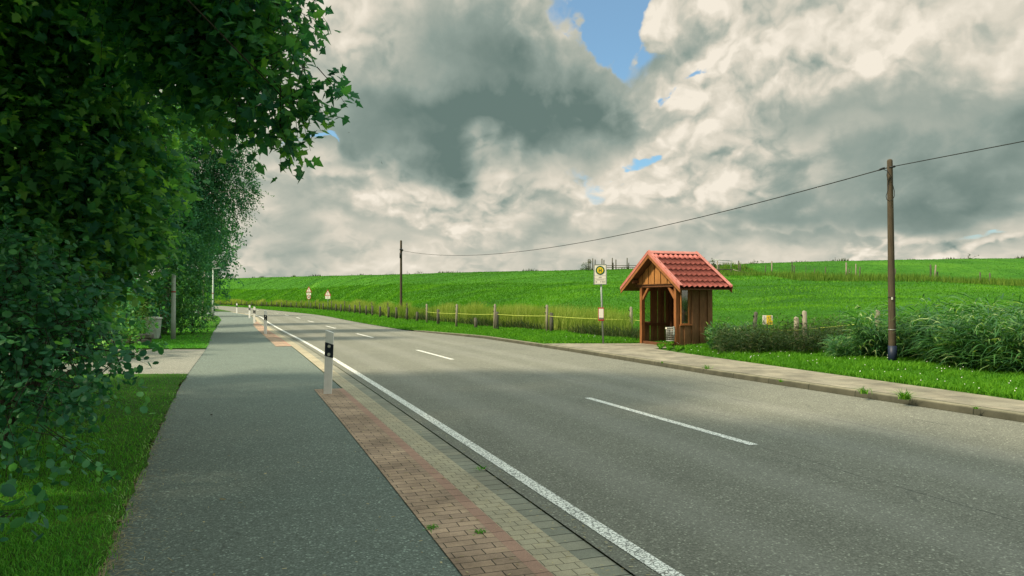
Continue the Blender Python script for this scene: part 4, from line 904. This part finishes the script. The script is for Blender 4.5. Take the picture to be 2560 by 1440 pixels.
def cable(label, a, b_, sag, rad):
    pts = []
    for i in range(33):
        f = i / 32; p = a.lerp(b_, f); p.z -= sag * 4 * f * (1 - f); pts.append(p)
    return MB().tube(pts, rad, 6).build('overhead_cable', M['cable'], label=label, cat='cable', group='overhead cables')
cable('long sagging cable strung between the two utility poles', aF, aN, 1.05, .012)
cR = P(2560, 353, 14.2); dR = (cR - aN); cable('cable leaving the near utility pole towards the right', aN, aN + dR * 4.0, .0, .010)
# loops and clamps on the near pole
fr = MB(); 
def loop(ptsl, name='cable_loop'): MB().tube([Vector(p) for p in ptsl], .007, 6).build(name, M['cable'], pN)
pl = lambda px, py: P(px, py, 16.80) - cN
loop([pl(2208, 423), pl(2219, 428), pl(2228, 442), pl(2232, 462), pl(2236, 478), pl(2236, 490), pl(2232, 499), pl(2224, 503), pl(2217, 499), pl(2215, 490), pl(2220, 476), pl(2221, 458), pl(2217, 438), pl(2219, 424)])
MB().tube([pl(2194, 427), pl(2200, 424), pl(2208, 421), pl(2212, 419)], [.008, .024, .026, .01], 8).build('clamp', M['cable'], pN)
MB().tube([pl(2224, 419), pl(2236, 416), pl(2240, 415)], [.02, .026, .008], 8).build('clamp', M['cable'], pN)
pf = lambda px, py: P(px, py, YF - .15) - Vector((xF, YF, zF))
MB().tube([pf(1000, 622), pf(1003, 624), pf(1007, 627)], .09, 8).build('clamp', M['cable'], pF)
MB().tube([pf(1001, 632), pf(1001, 645)], .07, 6).build('junction_box', M['cable'], pF)

# ------------------------------------------------------------------ roadside fence
fence = empty('roadside_fence', (0, 30, 0), label='roadside field fence of short dark stakes and taller grey posts with a yellow rope', cat='fence')
def fpost(parent, X, Y, h, rad, m, lean=0.0, ins=True, z=None, name='post'):
    z = T(X, Y) if z is None else z; L0 = parent.location
    b_ = Vector((X, Y, z - .1)) - L0; tp = b_ + Vector((lean, random.uniform(-.02, .02), h + .1))
    o = MB().tube([b_, b_.lerp(tp, .5) + Vector((random.uniform(-.01, .01), 0, 0)), tp, tp + Vector((.01, 0, .02))], [rad * 1.05, rad, rad * .92, rad * .5], 8).build(name, m, parent)
    if ins:
        for dz_ in (.10, .32):
            q_ = tp - Vector((rad + .01, 0, dz_)); MB().tube([q_ + Vector((-.03, -.03, 0)), q_ + Vector((.0, -.01, 0))], [.018, .024], 7).build('insulator', M['porcelain'], o)
    return tp + L0
FL = [(552, 169), (617, 153), (667, 139), (717, 124), (765, 113), (799, 101), (840, 87), (887, 76), (916, 68), (950, 60.8), (1017, 51), (1066, 45.2), (1096, 42.3), (1139, 38.6), (1240, 35.4), (1372, 32.1), (1578, 27.6)]
fY = lambda px: float(np.interp(px, [a for a, _ in FL], [b_ for _, b_ in FL]))
far = [552, 566, 579, 592, 604, 617, 629, 642, 654, 667, 679, 692, 704, 717, 727.5, 741, 753, 765, 777, 789, 799, 808, 829, 840, 852, 862, 874]
for i, px in enumerate(far):
    Y = fY(px); tall = i % 3 == 1; fpost(fence, (px - 1280) / F_PX * Y, Y, 1.25 if tall else .85, .05 if tall else .09, M['w_dark'], ins=False)
for px in (887, 900, 916, 931, 950, 971, 991, 1017, 1043, 1096, 1242.5, 1379, 1190):
    Y = fY(px); fpost(fence, (px - 1280) / F_PX * Y, Y, {1190: .5, 1043: .62}.get(px, .86 if px < 1200 else .82), .085, M['w_dark'], ins=False, lean=random.uniform(-.03, .03))
tops = []
for px in (899, 930, 970, 1018, 1067, 1141, 1236, 1368, 1578):
    Y = fY(px) - .15; k_ = {1067: 1.15, 1141: 1.18, 1236: 1.19, 1368: 1.16, 1578: 1.10}.get(px, 1.2)
    tops.append(fpost(fence, (px - 1280) / F_PX * Y, Y, k_, .035 if px < 1050 else .058, M['w_grey'] if px > 1050 else M['w_dark'], lean=.03 if px in (1236, 1141) else -.01))
# rope pieces, lower than the post tops
rp = [t_ - Vector((0, -.05, .46)) for t_ in tops[4:]]
pts = []
for a_, b_ in zip(rp[:-1], rp[1:]):
    for i in range(8): f = i / 8; p = a_.lerp(b_, f); p.z -= .12 * f * (1 - f); pts.append(p)
pts.append(rp[-1]); pts.append(P(1640, 806, 27.2))
MB().tube([p - fence.location for p in pts], .011, 5).build('rope', M['rope'], fence)
# fence right of the shelter
fence2 = empty('field_fence', (11, 20, 0), label='weathered posts and slack yellow rope standing in the weeds right of the shelter', cat='fence')
A1 = fpost(fence2, (1881 - 1280) / F_PX * 21.4, 21.4, 1.02, .06, M['w_dark'], lean=.10, ins=True)
A2 = fpost(fence2, (1991 - 1280) / F_PX * 20.2, 20.2, .90, .075, M['w_grey'], ins=False)
A3 = fpost(fence2, (2014 - 1280) / F_PX * 20.0, 20.0, 1.07, .07, M['w_grey'], lean=-.03, ins=True)
A4 = fpost(fence2, (2194 - 1280) / F_PX * 19.4, 19.4, 1.06, .075, M['w_grey'], ins=False)
MB().tube([p - fence2.location for p in [P(1900, 822, 21), P(1940, 826, 20.6), P(1991, 826, 20.1), P(2060, 819, 19.9), P(2130, 812, 19.7), P(2190, 806, 19.35)]], .009, 5).build('rope', M['rope'], fence2)
# dangling ivy on the leaning post
# ------------------------------------------------------------------ upper field fence and crest rails
up = empty('upper_fence', (30, 60, 3), label='upper row of grey and pale posts across the dyke berm on the right', cat='fence')
ub = lambda u: float(knots(np.array([u]))[2][0])
for px, top_, base_, pale, wd_ in [(1930, 653, 692, 1, 3.6), (1914, 664, 685, 0, 2.4), (1981, 654, 686, 0, 2.6), (1986, 664, 687, 0, 3), (2015, 664, 692, 0, 1.2), (2037, 672, 692, 0, 2.4), (2064, 668, 691, 0, 2.8), (2116, 657, 697, 1, 4.5), (2123, 673, 697, 0, 3.4), (2129, 666, 692, 0, 1.2),
                                     (2140, 660, 697, 1, 3.2), (2150, 668, 696, 0, 3.4), (2239, 672, 697, 0, 3), (2327, 662, 704, 0, 4), (2336, 663, 706, 1, 4), (2344, 680, 706, 0, 3.6), (2451, 681, 708, 0, 3.6), (2475, 683, 711, 0, 4)]:
    u = (px - 1280) / F_PX; Y = ub(u) * 1.0; z = T(u * Y, Y); zt_ = H_EYE + (746 - top_) / F_PX * Y
    fpost(up, u * Y, Y, max(.6, zt_ - z), wd_ / 2 / F_PX * Y, M['w_grey'] if pale else M['w_dark'], lean=.12 if px == 2336 else 0, ins=px in (2327, 1981), z=z)
rl = empty('rail_fence', (15, 88, 5), label='dark timber rail fence with tall posts on the crest left of the shelter roof', cat='fence')
def cpost(parent, px, top_, wd_, m, Y=None):
    u = (px - 1280) / F_PX; Y = (float(knots(np.array([u]))[3][0]) * .985) if Y is None else Y; z = T(u * Y, Y); zt_ = H_EYE + (746 - top_) / F_PX * Y
    fpost(parent, u * Y, Y, max(.4, zt_ - z), wd_ / 2 / F_PX * Y, m, ins=False, z=z); return u * Y, Y
def rail(parent, pa, pb, wd_, m, name='rail', Y=86.5):
    a_ = P(pa[0], pa[1], Y) - parent.location; b_ = P(pb[0], pb[1], Y) - parent.location
    MB().tube([a_, b_], wd_ / 2 / F_PX * Y, 6).build(name, m, parent)
for px, tp in [(1471, 648), (1475, 648), (1482, 646), (1488, 649), (1505, 647), (1510, 650), (1531, 645), (1533, 657), (1540, 649), (1568, 645), (1572, 657)]: cpost(rl, px, tp, 2.6, M['w_dark'], 86)
for yy in (664, 668.5): rail(rl, (1485, yy), (1640, yy), 1.8, M['w_dark'], Y=85.9)
r2 = empty('rail_fence', (28, 88, 5), label='broken down timber rail and pale post on the crest right of the shelter roof', cat='fence')
for px, tp, m_ in [(1761, 644, 'w_dark'), (1794, 652, 'w_grey'), (1798, 661, 'w_dark'), (1847, 652, 'w_dark'), (1851, 661, 'w_dark'), (1828, 672, 'w_dark')]: cpost(r2, px, tp, 3.4 if m_ == 'w_grey' else 3, M[m_], 80)
rail(r2, (1780, 673), (1832, 674), 2.6, M['w_dark'], Y=79.8); rail(r2, (1832, 674), (1855, 681), 2.6, M['w_grey'], Y=79.8); rail(r2, (1855, 679), (1885, 687), 1.8, M['w_dark'], Y=79.6)
gt = empty('field_gate', (30, 92, 5.5), label='grey metal gate frame standing open on the dyke crest', cat='gate')
cpost(gt, 1828, 650, 2.2, M['galv'], 90); cpost(gt, 1786, 648, 2.0, M['galv'], 90); rail(gt, (1785, 649), (1829, 652.5), 2.0, M['galv'], 'top_bar', 90); rail(gt, (1785, 655), (1829, 658), .9, M['galv'], 'bar', 90); rail(gt, (1807, 651), (1807, 664), .9, M['galv'], 'bar', 90)
for lb, blobs in [('bushy shrub on the dyke crest at the left end of the rails', [B(1466, 668, 88, 10), B(1475, 664, 88, 10), B(1484, 668, 88, 8), B(1458, 671, 88, 6)]), ('dark shrub on the dyke crest behind the shelter roof', [B(1772, 660, 90, 11), B(1784, 657, 90, 9), B(1795, 664, 90, 8), B(1762, 662, 90, 7)]),
                  ('low shrub row on the crest right of the open gate', [B(1885, 660, 98, 8), B(1900, 662, 98, 8), B(1912, 663, 98, 7)]), ('single small shrub on the crest near the pale posts', [B(2088, 656, 105, 6), B(2082, 659, 105, 4)]), ('sparse shrub on the far right crest', [B(2420, 646, 112, 6), B(2432, 644, 112, 5), B(2412, 650, 112, 4)]), ('two low bushes on the crest beside the distant pole', [B(1018, 683, 124, 5), B(1034, 683, 124, 5), B(1049, 682, 124, 4)])]:
    c0_ = blobs[0][0]; base = np.array((c0_[0], c0_[1], T(c0_[0], c0_[1]))); bl = [(tuple(np.array(c) - base), r_) for c, r_ in blobs]
    o = empty('crest_bush', tuple(base), label=lb, cat='bush', group='bushes on the dyke crest'); C, sz, nm, upv, rn, tw = twig_leaves(bl, 16, .22, nl=10, twig=.5, maxn=3000)
    link('foliage', scatter('foliage', DIAM[0], DIAM[1], C, sz, nm, upv, rn), M['weed'], o)
    MB().tube([(0, 0, -.2), (0, 0, .6)], [.05, .02], 6).build('stem', M['bark'], o)

# ------------------------------------------------------------------ signs
def text(parent, s, size, loc, m, name='lettering', ext=.003, sx=1.0):
    cu = bpy.data.curves.new(name, 'FONT'); cu.body = s; cu.size = size; cu.align_x = 'CENTER'; cu.align_y = 'CENTER'; cu.extrude = ext; cu.offset = size * .02
    tmp = bpy.data.objects.new('tmp_text', cu); col0.objects.link(tmp); bpy.context.view_layer.update()
    me = bpy.data.meshes.new_from_object(tmp.evaluated_get(bpy.context.evaluated_depsgraph_get())); bpy.data.objects.remove(tmp)
    me.materials.clear(); o = link(name, me, m, parent); o.location = loc; o.rotation_euler = (math.pi / 2, 0, 0); o.scale.x = sx
    return o
def disc(r_, y0, y1, c=(0, 0), n=32):
    return MB().tube([(c[0], y0, c[1]), (c[0], y1, c[1])], r_, n)
# bus stop sign, standing beside the shelter
c = G(1508, 859, .1); bs_ = empty('bus_stop_sign', c, math.radians(-8), label='bus stop sign with green ring, yellow disc and letter H on a thin grey pole', cat='bus stop sign')
zz = lambda py: H_EYE + (746 - py) / F_PX * c.y - c.z
lean = -.085
MB().tube([(0, 0, 0), (lean, 0, zz(664))], .03, 12).build('pole', M['galv'], bs_)
cx0 = -.095; z0_, z1_ = zz(710), zz(662); wS = .195; zm = (z0_ + z1_) / 2
pn = MB().box((cx0, -.045, zm), (.39, .022, z1_ - z0_)).build('panel', M['signwhite'], bs_, .008)
fr = MB()
for sx in (-1, 1): fr.box((cx0 + sx * .205, -.045, zm), (.02, .04, z1_ - z0_ + .04))
for zz_ in (z0_ - .01, z1_ + .01): fr.box((cx0, -.045, zz_), (.388, .04, .02))
fr.build('frame', M['galv'], bs_, .003)
zc_ = z1_ - .185
disc(.148, -.058, -.062, (cx0, zc_)).build('ring', M['green'], bs_); disc(.105, -.0625, -.065, (cx0, zc_)).build('disc', M['yellow'], bs_)
hh = MB(); hh.box((cx0 - .035, -.068, zc_), (.022, .004, .125)).box((cx0 + .035, -.068, zc_), (.022, .004, .125)).box((cx0, -.068, zc_), (.048, .004, .020)); hh.build('letter_h', M['green'], bs_)
pr_ = MB()
for zq, wq, tq in [(z0_ + .275, .37, .004), (z0_ + .175, .37, .004), (z0_ + .125, .37, .003), (z0_ + .15, .25, .003)]: pr_.box((cx0, -.0575, zq), (wq, .003, tq))
for k_ in range(5): pr_.box((cx0 - .04 + k_ * .02, -.0575, z0_ + .225), (.014, .003, .022))
for sx, wq in ((-.13, .05), (.02, .03), (.09, .06), (.15, .03)): pr_.box((cx0 + sx, -.0575, z0_ + .07), (wq, .003, .028))
pr_.build('print', M['greyprint'], bs_)
tcz = (zz(769) + zz(802)) / 2; th = zz(769) - zz(802); xo = -.03
ttc = MB().box((xo - .035, -.05, tcz), (.19, .03, th)).build('timetable_case', M['red'], bs_, .006)
MB().box((xo - .035, -.068, tcz + .01), (.155, .006, th - .09)).build('timetable_sheet', M['signwhite'], ttc)
MB().box((xo - .035, -.0725, tcz - th / 2 + .085), (.15, .003, .045)).build('print', M['greyprint'], ttc)
# two warning signs far along the road
def tri(s, z, y0, th, m, name, parent):
    h_ = s * .866; return MB().prism([(-s / 2, z), (s / 2, z), (0, z + h_)], th, Matrix.Translation((0, y0, 0))).build(name, m, parent, .003)
def warn(label, px, Y, tri_top, s, plate, fifty):
    X = (px - 1280) / F_PX * Y; z = T(X, Y) if True else 0; r = empty('warning_sign', (X, Y, z), math.radians(-12), label=label, cat='traffic sign', group='warning signs by the far bend')
    Z = lambda py: H_EYE + (746 - py) / F_PX * Y - z
    tz = Z(tri_top); MB().tube([(0, .05, 0), (0, .05, tz - .05)], .038, 10).build('pole', M['galv'], r)
    zb = tz - s * .866; tri(s, zb, 0, .02, M['red'], 'red_border', r); si = s * .70; tri(si, zb + s * .09, -.014, .01, M['signwhite'], 'white_field', r)
    ex = MB(); ex.prism([(-.022, zb + s * .24), (.022, zb + s * .24), (.034, zb + s * .52), (-.034, zb + s * .52)], .006, Matrix.Translation((0, -.023, 0))); ex.tube([(0, -.02, zb + s * .17), (0, -.026, zb + s * .17)], .026, 12); ex.build('exclamation_mark', M['ink'], r)
    zp = Z(plate[0]); hp = (plate[1] - plate[0]) / F_PX * Y; wp = .66
    p_ = MB().box((0, 0, zp - hp / 2), (wp, .02, hp)).build('plate', M['signwhite'], r, .003)
    pm = MB()
    for k_, (wq, dzq) in enumerate([(.42, .32), (.26, .68)]):
        nn_ = int(wq / .06)
        for j in range(nn_): pm.box((-wq / 2 + (j + .5) * wq / nn_, -.0125, zp - hp * dzq), (.035, .004, .05))
    pm.build('print', M['greyprint'], p_)
    if fifty:
        zc_ = Z(743); d1 = disc(.31, .01, -.012, (0, zc_)).build('limit_ring', M['red'], r); disc(.235, -.0125, -.018, (0, zc_)).build('limit_field', M['signwhite'], d1)
        text(r, '50', .34, (0, -.022, zc_), M['ink'])
warn('warning triangle sign with a round 50 speed limit below it, left of the pair', 772, 101, 716, .92, (732, 738), True)
warn('warning triangle sign with one white plate below it, right of the pair', 819.5, 92, 723, .92, (739, 747), False)
# small signs hung on the fence ropes
c = P(1919, 800, 20.9); r = empty('fence_sign', c, math.radians(-6), label='pale yellow square warning sign on the fence right of the shelter', cat='sign')
MB().box((0, 0, 0), (.285, .006, .265)).build('plate', M['signwhite'], r, .003)
ym = MB(); ym.box((.035, -.005, .0), (.135, .003, .262)).box((.11, -.005, -.07), (.05, .003, .11)); ym.build('yellow_field', M['yellow'], r)
km = MB()
for j in range(6): km.box((-.095 + (j % 2) * .018, -.008, .09 - j * .036), (.012, .003, .026))
for j in range(5): km.box((.02 + .012 * (j % 3), -.008, .07 - j * .034), (.022, .003, .02))
km.box((.085, -.008, .085), (.03, .003, .03)); km.build('print', M['greyprint'], r)
MB().tube([(.0, .012, .0), (.0, .012, -.35)], .012, 8).build('stake', M['w_dark'], r)
Y = 42.; X = (1473 - 1280) / F_PX * Y; z = T(X, Y); zc_ = H_EYE + (746 - 783) / F_PX * Y
r = empty('marker_plate', (X, Y, z), label='small orange marker plate on the slope left of the bus stop sign', cat='sign')
MB().box((0, -.02, zc_ - z), (.30, .01, .19)).build('plate', M['orange'], r, .003)
km = MB()
for j in range(4): km.box((-.09 + j * .06, -.028, zc_ - z), (.03, .003, .09))
km.build('print', M['ink'], r); MB().tube([(0, 0, -.05), (0, 0, zc_ - z)], .015, 8).build('stake', M['galv'], r)

# ------------------------------------------------------------------ bus shelter (front faces the road)
# local frame: x along the front (left post -> right post), y = depth away from the road, z up
fx = Vector((.349, -.937, 0)).normalized(); fy = Vector((.937, .349, 0)).normalized()
near = Vector((.2217 * 22.62, 22.62, 0)); W_S = 2.18; D_S = 1.27; org = near - fx * W_S
zb = .10; sh = empty('bus_shelter', (org.x, org.y, zb), math.atan2(fx.y, fx.x), label='small wooden bus shelter with a red tiled gable roof, open to the road', cat='bus shelter')
ZR = 3.02 - zb; ZE = 1.90 - zb; OV = .71; XC = W_S / 2; OF = .30; OB = .24; pw = .13
roofz = lambda x: ZR - (ZR - ZE) * abs(x - XC) / (XC + OV)
FZ = 2.30                     # opening head, underside of the gable boards
FZ = 1.86
# posts
for x0 in (pw / 2, W_S - pw / 2):
    MB().box((x0, pw / 2, FZ / 2), (pw, pw, FZ)).build('front_post', M['w_frame'], sh, .006)
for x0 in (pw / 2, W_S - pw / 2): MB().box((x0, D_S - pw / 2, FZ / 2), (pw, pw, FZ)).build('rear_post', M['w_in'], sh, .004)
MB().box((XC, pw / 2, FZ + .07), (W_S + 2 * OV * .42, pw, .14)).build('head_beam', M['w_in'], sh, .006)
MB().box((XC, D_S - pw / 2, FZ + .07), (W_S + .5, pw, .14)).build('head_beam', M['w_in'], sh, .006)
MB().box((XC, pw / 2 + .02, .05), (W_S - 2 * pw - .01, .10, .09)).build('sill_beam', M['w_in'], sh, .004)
for sx in (1, -1):            # knee braces
    x0 = pw if sx > 0 else W_S - pw
    MB().prism([(x0, FZ - .40), (x0 + sx * .02, FZ - .42), (x0 + sx * .40, FZ - .02), (x0 + sx * .40, FZ), (x0 + sx * .30, FZ), (x0, FZ - .30)][::sx], .07, Matrix.Translation((0, pw / 2, 0))).build('knee_brace', M['w_frame'], sh, .004)
# gable boards, board on board
gb = []
nb = 13; x_l = XC - 1.22; x_r = XC + 1.22; bw = (x_r - x_l) / nb
for k_ in range(nb):
    xa, xb = x_l + k_ * bw, x_l + (k_ + 1) * bw - .022
    za, zb_ = min(roofz(xa), ZR) - .10, min(roofz(xb), ZR) - .10
    zl = FZ + .10
    if max(za, zb_) < zl + .04: continue
    za, zb_ = max(za, zl + .005), max(zb_, zl + .005)
    prf = [(xa, zl), (xb, zl), (xb, zb_)] + ([(XC, ZR - .10)] if xa < XC < xb else []) + [(xa, za)]
    MB().prism(prf, .022, Matrix.Translation((0, -.014 - (.016 if k_ % 2 else 0), 0))).build('gable_board', M['w_gable'], sh, .003)
MB().box((XC, -.008, FZ + .088), (2.5, .05, .022)).build('gable_sill', M['w_in'], sh, .004)
MB().prism([(-.10, FZ + .145), (W_S + .10, FZ + .145), (W_S + .10, roofz(W_S + .10) - .10), (XC, ZR - .10), (-.10, roofz(-.10) - .10)], .01, Matrix.Translation((0, .008, 0))).build('gable_backing', M['w_side'], sh)
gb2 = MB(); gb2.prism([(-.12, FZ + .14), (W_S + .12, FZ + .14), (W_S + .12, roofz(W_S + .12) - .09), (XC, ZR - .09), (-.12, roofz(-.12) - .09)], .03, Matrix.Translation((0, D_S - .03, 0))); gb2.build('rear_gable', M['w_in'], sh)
# side wall on the right (towards the camera): boards behind, window near the front
def side_wall(xw, sgn, m_out, m_in, solid=True):
    wy0, wy1, wz0, wz1 = .155, .455, .70, 1.78
    w = MB(); yb0 = pw
    n_b = 8; wb_ = (D_S + .01 - yb0) / n_b
    for k_ in range(n_b):
        ya_, yb_ = yb0 + k_ * wb_, yb0 + (k_ + 1) * wb_ - .016; off_ = .034 if k_ % 2 else .0
        top_ = FZ + .12; xx = xw + sgn * (.012 + off_)
        mid = (ya_ + yb_) / 2
        if wy0 < mid < wy1:
            MB().box((xx, mid, wz0 / 2 - .0), (.022, yb_ - ya_ + .02, wz0 - .02)).build('wall_board', m_out, sh, .003)
            continue
        MB().box((xx, mid, top_ / 2), (.022, yb_ - ya_ + (.045 if k_ % 2 else 0), top_)).build('wall_board', m_out, sh, .003)
    # window frame with its pane and sill
    f_ = MB(); xf = xw + sgn * .01; t_ = .03
    f_.box((xf, wy0 + t_ / 2, (wz0 + wz1) / 2), (.06, t_, wz1 - wz0)).box((xf, wy1 - t_ / 2, (wz0 + wz1) / 2), (.06, t_, wz1 - wz0)).box((xf, (wy0 + wy1) / 2, wz1 - t_ / 2 + .0), (.058, wy1 - wy0 - 2 * t_, t_)).box((xf, (wy0 + wy1) / 2, wz0 + t_ / 2), (.058, wy1 - wy0 - 2 * t_, t_))
    wf_ = f_.build('window', M['w_gable'] if sgn > 0 else M['w_frame'], sh, .003)
    MB().box((xf, (wy0 + wy1) / 2, (wz0 + wz1) / 2), (.006, wy1 - wy0 - 2 * t_, wz1 - wz0 - 2 * t_)).build('pane', M['glass'], wf_)
    MB().box((xf + sgn * .03, (wy0 + wy1) / 2 + .01, wz0 - .02), (.12, wy1 - wy0 + .10, .03)).build('sill', M['w_frame'], wf_, .004)
    MB().box((xw - sgn * .04, D_S * .5, wz0 - .07), (.05, D_S - 2 * pw, .08)).build('wall_rail', m_in, sh)
side_wall(W_S, 1, M['w_side'], M['w_in']); side_wall(0, -1, M['w_side'], M['w_in'])
nb = 12
for k_ in range(nb):
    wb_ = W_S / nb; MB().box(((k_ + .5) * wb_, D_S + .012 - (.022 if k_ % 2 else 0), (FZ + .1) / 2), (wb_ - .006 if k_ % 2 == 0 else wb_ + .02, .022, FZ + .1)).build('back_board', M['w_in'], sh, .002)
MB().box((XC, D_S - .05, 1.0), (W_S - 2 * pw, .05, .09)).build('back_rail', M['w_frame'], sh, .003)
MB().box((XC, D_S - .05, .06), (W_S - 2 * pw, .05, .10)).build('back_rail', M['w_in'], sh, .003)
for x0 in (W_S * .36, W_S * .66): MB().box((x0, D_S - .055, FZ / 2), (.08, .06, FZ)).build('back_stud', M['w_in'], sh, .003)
bench = MB().box((XC + .28, D_S - .31, .47), (1.42, .36, .04)).build('bench_seat', M['w_frame'], sh, .004)
for x0 in (XC - .3, XC + .85): MB().box((x0, D_S - .25, .23), (.06, .26, .44)).build('bench_leg', M['w_in'], sh)
MB().box((XC, D_S / 2, -.03), (W_S + .1, D_S + .1, .08)).build('floor_slab', M['walk'], sh)
# roof: pressed steel sheet with tile courses
def roof_side(sgn):
    run = math.hypot(XC + OV, ZR - ZE); nv = 6; L_y = D_S + OF + OB; ny = 96; wave = .183
    rowsn = []
    yy_ = np.linspace(-OF, D_S + OB, ny)
    prof_ = .018 * np.cos(2 * np.pi * (yy_ + OF) / wave) ** 1
    prof_ = np.sign(prof_) * np.abs(prof_ / .018) ** .8 * .024
    tvals = []
    for c_ in range(nv): tvals += [(c_ / nv, .030), ((c_ + 1) / nv - 1e-4, .0)] if False else [(c_ / nv, .0), (min(1, (c_ + 1) / nv + .014), .042), (min(1, (c_ + 1) / nv + .013), .036)]
    Pp = []
    for t_, lift in tvals:
        dist = t_; x = XC + sgn * (XC + OV) * dist; z = ZR - (ZR - ZE) * dist
        nx, nz = sgn * (ZR - ZE) / run, (XC + OV) / run
        Pp.append(np.stack([x + nx * (prof_ + lift + .03), yy_, z + nz * (prof_ + lift + .03)], 1))
    me = grid_mesh('roof_sheet', np.array(Pp), smooth=False); o = link('roof_sheet', me, M['roof'], sh)
    sm_ = o.modifiers.new('thick', 'SOLIDIFY'); sm_.thickness = .006; sm_.offset = -1
    # deck below the sheet
    def rp_(t_, dz_): return (XC + sgn * (XC + OV) * t_, ZR - (ZR - ZE) * t_ + dz_)
    o2 = [rp_(0.0, -.03), rp_(.985, -.03), rp_(.985, -.06), rp_(0, -.06)]
    MB().prism(o2 if sgn > 0 else o2[::-1], D_S + OF + OB - .06, Matrix.Translation((0, (D_S + OB - OF) / 2, 0))).build('roof_deck', M['w_in'], sh)
    for yb_, nm_ in ((-OF - .012, 'barge_board'), (D_S + OB + .012, 'barge_board')):
        o3_ = [rp_(0, .0), rp_(1.0, .0), rp_(1.0, -.13), rp_(0, -.13)]
        MB().prism(o3_ if sgn > 0 else o3_[::-1], .025, Matrix.Translation((0, yb_, 0))).build(nm_, M['w_frame'], sh, .003)
        t3 = [rp_(0, .085), rp_(1.005, .085), rp_(1.005, -.015), rp_(0, -.015)]
        MB().prism(t3 if sgn > 0 else t3[::-1], .014, Matrix.Translation((0, yb_ + (-.021 if yb_ < 0 else .021), 0))).build('verge_trim', M['rooftrim'], sh, .003)
        t4 = [rp_(0, .100), rp_(1.005, .100), rp_(1.005, .087), rp_(0, .087)]
        MB().prism(t4 if sgn > 0 else t4[::-1], .12, Matrix.Translation((0, yb_ + (.03 if yb_ < 0 else -.03), 0))).build('verge_trim', M['rooftrim'], sh)
roof_side(1); roof_side(-1)
MB().prism([(XC - .13, ZR + .015), (XC - .09, ZR + .055), (XC, ZR + .105), (XC + .09, ZR + .055), (XC + .13, ZR + .015), (XC, ZR + .08)][::-1], D_S + OF + OB + .02, Matrix.Translation((0, (D_S + OB - OF) / 2, 0))).build('ridge_cap', M['rooftrim'], sh)
for yy0 in (-OF + .02, D_S + OB - .02):
    MB().prism([(XC - .14, ZR + .02), (XC, ZR + .125), (XC + .14, ZR + .02), (XC, ZR + .07)][::-1], .05, Matrix.Translation((0, yy0, 0))).build('ridge_end', M['rooftrim'], sh)
# purlins seen under the eaves
for sgn in (1, -1):
    for tt_ in (.62,): MB().box((XC + sgn * (XC + OV) * tt_, (D_S + OB - OF) / 2, ZR - (ZR - ZE) * tt_ - .135 - (.03 if tt_ > .9 else .035)), (.07, D_S + OF + OB - .1, .10)).build('purlin', M['w_in'], sh)
# litter basket hung on the right post
bk = empty('litter_basket', (0, 0, 0), label='grey wire litter basket hanging on the right front post of the shelter', cat='litter bin')
Rm = Matrix.Rotation(sh.rotation_euler.z, 4, 'Z'); bloc = Vector(sh.location) + (Rm @ Vector((W_S - .07, -.16, .21))); bk.location = bloc; bk.rotation_euler.z = sh.rotation_euler.z + math.radians(0)
mb = MB(); rb = .14; hb_ = .40
for k_ in range(18):
    a = 2 * math.pi * k_ / 18; mb.tube([(rb * math.cos(a), rb * .85 * math.sin(a), 0), (rb * math.cos(a), rb * .85 * math.sin(a), hb_)], .0035, 4)
for zq in np.linspace(0, hb_, 7):
    mb.tube([(rb * math.cos(2 * math.pi * q / 24), rb * .85 * math.sin(2 * math.pi * q / 24), zq) for q in range(25)], .004 if .02 < zq < hb_ - .02 else .009, 4, False)
mb.build('wire_body', M['mesh'], bk); MB().tube([(0, 0, .0), (0, 0, .012)], rb * .86, 20).build('bottom', M['mesh'], bk)
MB().box((.0, .128, .3), (.08, .03, .26)).build('bracket', M['galv'], bk); MB().box((-.03, -.128, .38), (.08, .004, .05)).build('label_plate', M['signwhite'], bk)

# ------------------------------------------------------------------ birds
def bird(px, py, Y, s, roll, label):
    r = empty('swallow', P(px, py, Y), label=label, cat='bird', group='swallows in the sky'); r.rotation_euler = (math.radians(20), roll, math.radians(30))
    MB().tube([(0, -.09, 0), (0, -.06, 0), (0, 0, 0), (0, .08, 0), (0, .14, 0)], [.008, .022, .026, .014, .003], 8).build('body', M['bird'], r)
    mb = MB()
    for sx in (-1, 1): mb.add([(sx * .01, -.05, .005), (sx * .10, -.05, .05), (sx * .19, .04, .02), (sx * .09, 0, .045), (sx * .01, .02, .005), (sx * .09, -.01, .052)], [(0, 1, 5), (1, 2, 5), (2, 3, 5), (3, 4, 5), (4, 0, 5)])
    mb.build('wings', M['bird'], r); MB().add([(-.012, .1, 0), (.012, .1, 0), (.04, .19, 0), (0, .14, .004), (-.04, .19, 0)], [(0, 1, 3), (1, 2, 3), (0, 3, 4)]).build('tail', M['bird'], r); r.scale = (s, s, s)
bird(872, 331, 60, .85, .1, 'swallow under the dark cloud, uppermost right of the small flock'); bird(753, 338, 60, .85, -.3, 'swallow just below the tip of the maple bough'); bird(954, 407, 55, .95, 1.2, 'swallow flying lowest, below the dark cloud'); bird(580, 293, 60, .8, .2, 'swallow between the maple bough and the birch top')
